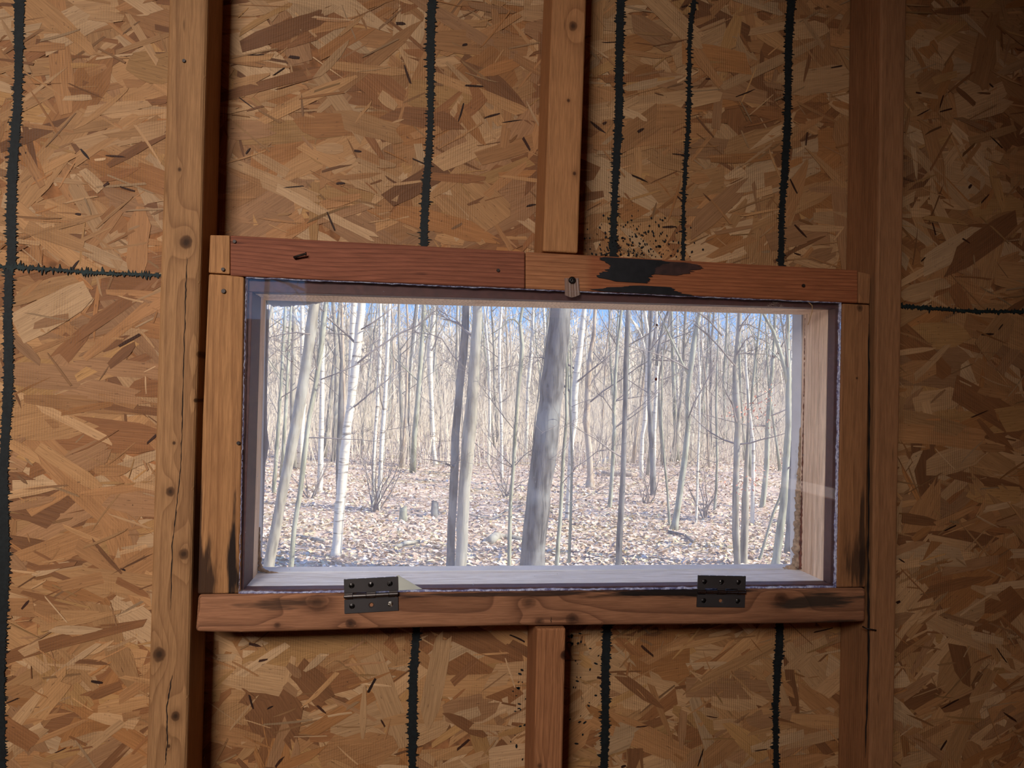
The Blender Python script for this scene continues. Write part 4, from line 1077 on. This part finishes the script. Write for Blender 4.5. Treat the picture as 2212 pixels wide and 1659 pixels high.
tree([(1033, 650, 20), (1029, 730, 22), (1025, 800, 24), (1020, 860, 26), (1015, 915, 29), (1007, 1010, 27), (1001, 1100, 26), (996, 1200, 26), (995, 1222, 27)], 7.1, G,
     'smooth pale grey trunk right behind the dark lichen-spotted one', nbr=5)
tree([(1357, 660, 9), (1355, 710, 10), (1352, 785, 10), (1351, 855, 10), (1349, 920, 10), (1347, 990, 11), (1344, 1065, 12), (1339, 1140, 13), (1336, 1215, 14)], 7.5, D,
     'straight dark grey pole of a tree with no low branches', nbr=4)
tree([(1511, 675, 9), (1498, 745, 11), (1491, 800, 11), (1485, 855, 10), (1487, 920, 11), (1479, 990, 12), (1469, 1065, 13), (1459, 1128, 14), (1455, 1150, 18)], yd_from_base(1455, 1150), N,
     'pale green-grey tree leaning over a forked sapling at its foot', nbr=5, forks=[[(1489, 812, 6), (1474, 785, 5), (1452, 738, 4), (1420, 668, 3)]], traced=[([(1486, 905), (1500, 870), (1520, 835), (1540, 800), (1552, 775)], 4), ([(1560, 725), (1530, 690), (1508, 675), (1466, 668)], 5)])
tree([(1429, 920, 5), (1432, 960, 5), (1435, 995, 5), (1442, 1065, 5), (1446, 1135, 7)], yd_from_base(1446, 1138), N, 'thin sapling rising from the foot of the pale leaning tree', group=GS, nbr=4)
crooked = tree([(1598, 672, 10), (1596, 720, 10), (1590, 765, 9), (1587, 800, 10), (1591, 873, 14), (1594, 920, 13), (1591, 1000, 13), (1589, 1075, 14), (1589, 1150, 15), (1593, 1222, 14)], 7.6, G,
     'crooked grey tree with mint lichen patches beside a broken snag', nbr=6, traced=[([(1594, 705), (1615, 700), (1640, 712), (1670, 735)], 3.5), ([(1588, 790), (1550, 745), (1520, 715), (1500, 700)], 5), ([(1590, 768), (1610, 735), (1622, 727), (1650, 735), (1662, 742)], 3.5)])
g = Graph('russet_leaf'); M['russet'] = g.bsdf(g.n('ShaderNodeAttribute', attribute_name='Col').outputs['Color'], 0.8, None, 0.2)
def clinging(parent, cx, cy, sx, sy, n, Yd, seed):
    R = np.random.default_rng(seed); V = []; Fc = []; cols = []
    for i in range(n):
        p = PX(cx+R.normal(0, sx), cy+R.normal(0, sy), Yd+R.normal(0, 0.4)); a = Vector(R.normal(0, 1, 3)).normalized(); b = a.orthogonal().normalized(); q = a.cross(b); L = R.uniform(0.012, 0.024); k = len(V)
        V += [p-b*L, p+q*L*0.5, p+b*L, p-q*L*0.5]; Fc.append((k, k+1, k+2, k+3)); c = np.array((0.62, 0.24, 0.14))*R.uniform(0.7, 1.3); cols += [(*c, 1)]*4
    me = bpy.data.meshes.new('clinging_leaves'); me.from_pydata([tuple(v) for v in V], [], Fc)
    ca = me.color_attributes.new('Col', 'FLOAT_COLOR', 'CORNER'); ca.data.foreach_set('color', np.array(cols, dtype=np.float32).ravel())
    me.materials.append(M['russet']); o = bpy.data.objects.new('clinging_leaves', me); COL.objects.link(o); set_parent(o, parent); tag(o, kind='stuff')
clinging(crooked, 1605, 890, 26, 14, 60, 7.6, 1); clinging(crooked, 1655, 880, 22, 25, 50, 7.9, 2); clinging(crooked, 1612, 1045, 26, 14, 45, 7.6, 3)
tree([(1611, 1058, 12), (1611, 1075, 16), (1609, 1130, 16), (1607, 1222, 17)], 7.7, G, 'broken pale snag with a splintered top beside the crooked grey tree', name='broken_snag', nbr=0, top=0.0)
tree([(1701, 735, 9), (1703, 830, 12), (1703, 920, 13), (1697, 1015, 15), (1691, 1095, 16), (1685, 1150, 17), (1677, 1210, 18), (1674, 1225, 18)], 7.2, N,
     'light greenish trunk hard against the right trim of the window', nbr=5, forks=[[(1702, 832, 9), (1692, 785, 8), (1682, 750, 8), (1670, 715, 7), (1648, 676, 5)]])
tree([(1706, 1060, 14), (1705, 1140, 14), (1702, 1222, 15)], 8.4, D, 'dark trunk half hidden behind the light greenish trunk', nbr=1)
tree([(1285, 672, 7), (1282, 728, 8), (1273, 783, 12), (1270, 837, 13), (1266, 910, 14), (1268, 930, 13), (1272, 975, 14), (1276, 1028, 14), (1275, 1047, 21)], yd_from_base(1275, 1047), T_,
     'crooked brown trunk with a flared root foot', nbr=6, traced=[([(1281, 760), (1300, 782), (1312, 792), (1303, 770)], 3)])
tree([(1343, 665, 6), (1334, 745, 6), (1330, 800, 7), (1326, 890, 7), (1327, 925, 8), (1325, 975, 8), (1322, 1028, 8), (1317, 1095, 10)], yd_from_base(1317, 1095), N,
     'slim pale tree with a mossy foot beside the straight dark pole', nbr=6, traced=[([(1333, 748), (1318, 720), (1300, 690), (1286, 660)], 3), ([(1326, 892), (1305, 860), (1290, 850)], 3)])
tree([(1263, 660, 10), (1254, 745, 13), (1247, 800, 14), (1241, 855, 14), (1241, 910, 13), (1234, 960, 11), (1230, 1040, 11), (1226, 1120, 12)], yd_from_base(1226, 1124), B, 'white birch just right of the thickest trunk', group=GB, nbr=5)
tree([(1220, 830, 6), (1228, 805, 5), (1224, 900, 7), (1216, 1000, 8), (1212, 1090, 8), (1203, 1212, 10)][2:], 7.3, N, 'slender greenish stem close to the right of the thickest trunk', group=GS, nbr=4)
tree([(1232, 880, 5), (1236, 1000, 6), (1233, 1100, 6), (1229, 1215, 7)], 7.7, N, 'thin upright stem between the thickest trunk and the brown crooked trunk', group=GS, nbr=6, traced=[([(1237, 1020), (1244, 1008), (1262, 998), (1290, 975), (1322, 970)], 3)])
tree([(1130, 655, 7), (1123, 700, 7), (1128, 747, 9), (1124, 800, 9), (1119, 840, 8), (1115, 910, 8), (1113, 930, 8), (1109, 1010, 8), (1103, 1085, 8), (1101, 1155, 9), (1100, 1222, 9)], 7.4, N,
     'slender green-grey tree forking high up left of the thickest trunk', nbr=6, forks=[[(1123, 702, 5), (1112, 690, 4), (1098, 690, 3.5), (1085, 707, 3), (1075, 713, 2)]])
tree([(1390, 665, 7), (1399, 715, 8), (1399, 785, 9), (1396, 855, 9), (1393, 910, 9), (1388, 940, 8), (1385, 990, 8), (1386, 1034, 10)], yd_from_base(1386, 1034), B, 'patchy white birch with a wide fork near its top', group=GB, nbr=6, forks=[[(1399, 780, 6), (1388, 735, 6), (1375, 705, 6), (1365, 692, 4)]])
tree([(1408, 660, 7), (1404, 740, 8), (1402, 850, 9), (1405, 920, 11), (1410, 990, 12), (1411, 1067, 13)], yd_from_base(1411, 1067), D, 'dark grey trunk next to the patchy forked birch', nbr=5, forks=[[(1418, 790, 7), (1424, 745, 7), (1432, 705, 6), (1446, 665, 5)]])
tree([(1417, 660, 6), (1420, 780, 7), (1417, 850, 8), (1414, 920, 8), (1412, 1000, 8), (1413, 1060, 9)], yd_from_base(1413, 1058), B, 'thin white birch behind the dark grey trunk', group=GB, nbr=5)
# birches and slim trees further left
tree([(698, 640, 9), (697, 700, 9), (696, 800, 10), (695, 910, 10), (693, 975, 12), (691, 1058, 12)], yd_from_base(691, 1060), B, 'white birch rising from a grassy patch behind the slender dark tree', group=GB, nbr=5)
tree([(766, 640, 12), (763, 690, 14), (758, 765, 9), (756, 830, 8), (754, 900, 8), (748, 990, 8)], 15.5, B, 'white birch showing behind the ring-banded birch', group=GB, nbr=4)
tree([(738, 640, 6), (740, 740, 6), (743, 850, 7), (744, 900, 7), (739, 985, 7)], 17.0, T_, 'thin tan stem left of the ring-banded birch', group=GS, nbr=4)
tree([(617, 660, 6), (613, 720, 7), (609, 800, 7), (604, 880, 7), (600, 940, 8), (595, 1010, 8), (592, 1062, 9)], yd_from_base(592, 1064), N, 'thin grey-green tree nearest the left trim of the window', group=GS, nbr=4, forks=[[(617, 668, 4), (611, 650, 3), (606, 638, 2)], [(617, 668, 4), (624, 650, 3), (629, 632, 2)]])
tree([(821, 640, 7), (822, 720, 8), (819, 800, 8), (815, 880, 7), (811, 930, 7), (807, 1000, 7), (806, 1085, 7)], yd_from_base(808, 1100), B, 'left one of two white birch stems rising from a shrub', group=GB, nbr=4)
tree([(842, 640, 7), (839, 720, 8), (835, 800, 8), (830, 890, 9), (826, 940, 9), (822, 1020, 9), (818, 1085, 9)], yd_from_base(816, 1103), B, 'right one of two white birch stems rising from a shrub', group=GB, nbr=4)
tree([(940, 645, 8), (935, 700, 11), (929, 747, 13), (928, 783, 13), (932, 855, 10), (934, 910, 9), (936, 965, 10), (940, 1000, 10)], yd_from_base(940, 1003), B, 'white birch with a bulging middle left of the dark lichen-spotted trunk', group=GB, nbr=5)
tree([(899, 660, 5), (893, 710, 6), (886, 800, 6), (882, 860, 6), (885, 930, 6), (883, 988, 7)], yd_from_base(883, 990), D, 'thin dark stem left of the bulging birch', group=GS, nbr=5)
tree([(1049, 700, 5), (1054, 755, 5), (1057, 800, 6), (1058, 910, 6), (1055, 1000, 6)], yd_from_base(1055, 1003), B, 'slim white birch right of the smooth grey trunk', group=GB, nbr=5)
tree([(1084, 652, 6), (1079, 730, 6), (1079, 820, 6), (1083, 910, 6), (1084, 1022, 7)], yd_from_base(1084, 1026), B, 'slim white birch behind the high-forked green tree', group=GB, nbr=5)
tree([(1152, 660, 6), (1150, 720, 7), (1147, 770, 8), (1140, 837, 7), (1138, 910, 7), (1136, 985, 8)], yd_from_base(1136, 990), B, 'white birch just left of the thickest trunk', group=GB, nbr=5)
tree([(1511, 800, 4), (1511, 920, 4), (1507, 1010, 5), (1505, 1100, 5), (1503, 1132, 6)], yd_from_base(1503, 1134), B, 'thin pale sapling right of the leaning tree', group=GS, nbr=5)
tree([(1549, 780, 4), (1547, 880, 5), (1549, 1000, 5), (1547, 1060, 6), (1543, 1100, 6)], yd_from_base(1543, 1104), N, 'thin sapling left of the crooked lichen tree', group=GS, nbr=5)
tree([(1612, 800, 5), (1618, 880, 6), (1627, 960, 7), (1627, 1040, 8), (1625, 1130, 9)], yd_from_base(1625, 1134), B, 'slim pale tree behind the broken pale snag', group=GB, nbr=5)
tree([(1668, 800, 8), (1659, 900, 10), (1656, 1000, 11), (1650, 1070, 11), (1646, 1095, 12)], yd_from_base(1646, 1097), N, 'grey-green tree with a mossy foot near the right trim', nbr=5)
tree([(1684, 1075, 5), (1670, 1110, 6), (1655, 1160, 6), (1640, 1212, 7)], 8.0, N, 'thin stem slanting in front of the light greenish trunk', group=GS, nbr=1, top=1.2)
tree([(1536, 800, 5), (1534, 900, 5), (1531, 1010, 5)], 24.0, D, 'thin dark far stem between the leaning and the crooked tree', group=GS, nbr=5)
tree([(1458, 920, 4), (1462, 1000, 4)], 25.0, N, 'faint thin stem behind the forked sapling', group=GS, nbr=5)

# shrub clumps ------------------------------------------------
def shrub(x, y, spread, n, h, label):
    b = PG(x, y, GZ); b.z = gz(b.x, b.y)-0.02; t = empty('bare_shrub', tuple(b)); tag(t, label, 'shrub', 'bare shrubs on the forest floor')
    for k in range(n):
        VF = ([], []); a = TR.uniform(0, 6.28)
        twiggy(VF, b+Vector((TR.uniform(-.08, .08), TR.uniform(-.08, .08), 0)), Vector((math.cos(a)*spread, math.sin(a)*spread, 1)), h*TR.uniform(0.7, 1.2), 0.014, 2)
        mesh_obj('stem', VF[0], VF[1], M['twig'], t, smooth=True, origin=b)
shrub(812, 1104, 0.55, 11, 1.25, 'dense bare shrub round the foot of the two birch stems')
shrub(668, 1075, 0.5, 6, 0.9, 'small bare shrub behind the slender dark tree')
shrub(1526, 1123, 0.5, 7, 0.8, 'low bare shrub left of the broken pale snag')
shrub(1095, 1068, 0.6, 8, 0.8, 'low twiggy bush left of the thickest trunk')
shrub(1395, 1085, 0.6, 6, 0.7, 'low twiggy bush near the patchy forked birch')

# stumps, logs and sticks ------------------------------------
def stump(x, ytop, ybase, w, mat, label):
    Yd = yd_from_base(x, ybase); s = Yd/FPX; b = PG(x, ybase, GZ); h = (ybase-ytop)*s; r = 0.5*w*s
    R = random.Random(x); n = 14; V = []; Fc = []
    for j, (zz, rr) in enumerate(((-0.05, 1.35), (h*0.25, 1.08), (h*0.7, 1.0), (h, 0.95))):
        for k in range(n):
            t = 2*math.pi*k/n; q = rr*r*(1+0.10*math.sin(3*t+x)); V.append((b.x+q*math.cos(t), b.y+q*math.sin(t), b.z+zz+(R.uniform(-0.12, 0.12)*h if j == 3 else 0)))
    for j in range(3):
        for k in range(n): Fc.append((j*n+k, j*n+(k+1) % n, (j+1)*n+(k+1) % n, (j+1)*n+k))
    V.append((b.x, b.y, b.z+h*0.8)); 
    for k in range(n): Fc.append((3*n+k, 3*n+(k+1) % n, len(V)-1))
    o = mesh_obj('tree_stump', V, Fc, mat, smooth=True, origin=b); tag(o, label, 'stump', 'stumps on the forest floor')
stump(871, 1094, 1128, 17, N, 'low pale greenish stump among the leaves')
stump(938, 1083, 1118, 17, D, 'dark stump left of the dark lichen-spotted trunk')
def stick(pp, r, mat, label, name='fallen_branch', lift=0.05):
    q = []
    for x, y in pp: p = PG(x, y, GZ); p.z = gz(p.x, p.y)+lift*(0.6+0.4*math.sin(x)); q.append(p)
    P3, R3 = densify(q, [r*(1-0.4*i/len(q)) for i in range(len(q))])
    v, f = tube(P3, R3, 8); o = mesh_obj(name, v, f, mat, smooth=True, origin=q[0]); tag(o, label, 'log' if name == 'fallen_log' else 'branch', 'fallen wood on the forest floor')
stick([(1058, 1186), (1070, 1177), (1085, 1172), (1105, 1174), (1135, 1182)], 0.065, G, 'curved grey fallen log left of the thickest trunk', 'fallen_log', 0.06)
stick([(852, 1196), (875, 1190), (905, 1184)], 0.03, G, 'pale fallen branch near the dark stump')
stick([(1014, 1141), (1060, 1130), (1100, 1123), (1133, 1115)], 0.012, D, 'thin fallen branch reaching to the thickest trunk', lift=0.2)
stick([(1300, 1024), (1345, 1027), (1375, 1029)], 0.09, T_, 'long fallen trunk far back in the leaves', 'fallen_log', 0.08)
stick([(640, 1165), (670, 1170), (700, 1180)], 0.03, G, 'grey fallen branch on the grassy patch')
stick([(1445, 1158), (1480, 1166), (1496, 1184)], 0.025, D, 'dark bent fallen branch at the foot of the leaning tree')
a = PG(1299, 1003, GZ); a.z += 0.0; b = PX(1314, 987, a.y); 
v, f = tube([a, a.lerp(b, 0.5), b], [0.03, 0.075, 0.02], 8); o = mesh_obj('bleached_chunk', v, f, BARK['birch'], smooth=True, origin=a); tag(o, 'bleached slanting chunk of wood beside the slim mossy-footed tree', 'wood chunk')

# background trees --------------------------------------------
BR = random.Random(2024)
def back_tree(x, y, r, mat, h, lean):
    b = Vector((x, y, gz(x, y)-0.05)); n = 9; d = Vector((lean, BR.gauss(0, 0.03), 1)); path = [b]
    for k in range(n): d = (d.normalized()+Vector((BR.gauss(0, 0.035), BR.gauss(0, 0.035), 0.05))); path.append(path[-1]+d.normalized()*h/n)
    rad = [r*(1.25 if i == 0 else 1-0.075*i) for i in range(n+1)]
    VF = ([], []); add(VF, *tube(path, rad, 7))
    for k in range(BR.randint(6, 9)):
        i = BR.randint(2, n-1); a = BR.uniform(0, 6.28)
        twiggy(VF, path[i].lerp(path[i+1], BR.random()), Vector((math.cos(a), math.sin(a)*0.6, BR.uniform(0.2, 1.1))), BR.uniform(0.8, 2.2), min(0.03, r*0.3), 2, BR, 3)
    return mesh_obj('background_tree', VF[0], VF[1], mat, smooth=True, origin=b)
KIND = [(B, 'white birch in the hazy background thicket', 'background birches', 'birch'), (G, 'bare grey tree in the hazy background thicket', 'background grey trees', 'grey'), (T_, 'bare tan-brown tree in the hazy background thicket', 'background brown trees', 'tan'), (N, 'bare green-grey tree in the hazy background thicket', 'background green trees', 'green')]
for i in range(150):
    Y = 17+BR.random()**1.3*44; wd = 0.82*Y
    X = 0.135*(Y+0.8)+(BR.random()-0.5)*wd*1.05+0.05*Y
    k = BR.choices(range(4), [2.0, 3.2, 2.6, 2.4])[0]
    o = back_tree(X, Y, BR.uniform(0.03, 0.085), KIND[k][0], BR.uniform(5.5, 9.5), BR.gauss(0, 0.07)); tag(o, KIND[k][1], 'tree', KIND[k][2])

for i in range(60):     # the wood goes on to both sides of the view
    Y = 9+BR.random()*38; sd = BR.choice((-1, 1)); X = 0.19*Y+sd*Y*BR.uniform(0.52, 1.5)
    k = BR.choices(range(4), [2.0, 3.2, 2.6, 2.4])[0]
    o = back_tree(X, Y, BR.uniform(0.03, 0.10), KIND[k][0], BR.uniform(5.5, 9.5), BR.gauss(0, 0.07)); tag(o, KIND[k][1], 'tree', KIND[k][2])
for i in range(9):      # trees on the far side of the hut, seen only mirrored in the panel
    o = back_tree(-5.5+i*1.25+BR.uniform(-0.4, 0.4), -7-BR.random()*9, BR.uniform(0.05, 0.12), G, BR.uniform(7, 10), BR.gauss(0, 0.06)); tag(o, 'bare grey tree standing behind the hut', 'tree', 'trees behind the hut')

# the thicket: uncountable far stems and undergrowth
def thicket(n, y0, y1, hmin, hmax, seed, r0, r1, bias=1.0):
    R = np.random.default_rng(seed); V = []; Fc = []
    Y = y0+R.random(n)**bias*(y1-y0); X = 0.135*(Y+0.8)+(R.random(n)-0.5)*Y*np.where(R.random(n) < 0.62, 0.98, 2.8)+0.04*Y
    for i in range(n):
        h = R.uniform(hmin, hmax); r = R.uniform(r0, r1)*(0.6+Y[i]/60); z0 = gz(X[i], Y[i])-0.02; lx, ly = R.normal(0, 0.16, 2)*h; b = len(V)
        c1 = (X[i]+lx*0.35+R.normal(0, 0.03)*h, Y[i]+ly*0.35, z0+h*0.5); c2 = (X[i]+lx, Y[i]+ly, z0+h)
        for (cx, cy, cz), rr in (((X[i], Y[i], z0), r), (c1, r*0.75), (c2, r*0.3)):
            for k in range(3):
                t = 2.094*k; V.append((cx+rr*math.cos(t), cy+rr*math.sin(t), cz))
        for j in range(2):
            for k in range(3): Fc.append((b+j*3+k, b+j*3+(k+1) % 3, b+j*3+3+(k+1) % 3, b+j*3+3+k))
        m = R.integers(2, 5)
        for q in range(m):       # side twigs
            t = R.uniform(0.25, 0.95); s = c1 if t > 0.5 else (X[i], Y[i], z0); e = c2 if t > 0.5 else c1; tt = (t-0.5)*2 if t > 0.5 else t*2
            p = [s[k]+(e[k]-s[k])*tt for k in range(3)]; L = h*R.uniform(0.12, 0.32); a = R.uniform(0, 6.28); up = R.uniform(0.1, 1.0)
            w = [p[0]+L*math.cos(a), p[1]+L*math.sin(a)*0.5, p[2]+L*up]; k0 = len(V); rr = r*0.42
            V += [(p[0], p[1], p[2]-rr), (p[0]+rr, p[1], p[2]+rr), (p[0]-rr, p[1], p[2]+rr), tuple(w)]
            Fc += [(k0, k0+1, k0+3), (k0+1, k0+2, k0+3), (k0+2, k0, k0+3)]
    return V, Fc
V, Fc = thicket(12000, 20, 62, 0.5, 3.2, 8, 0.006, 0.014, 1.1)
o = mesh_obj('undergrowth', V, Fc, M['brush']); tag(o, 'tangled bare undergrowth between the trees', 'undergrowth', kind='stuff')
V, Fc = thicket(12000, 45, 125, 3.5, 9, 9, 0.018, 0.055, 1.0)
o = mesh_obj('far_thicket', V, Fc, M['brush']); tag(o, 'hazy wall of far bare trees along the skyline', 'far trees', kind='stuff')
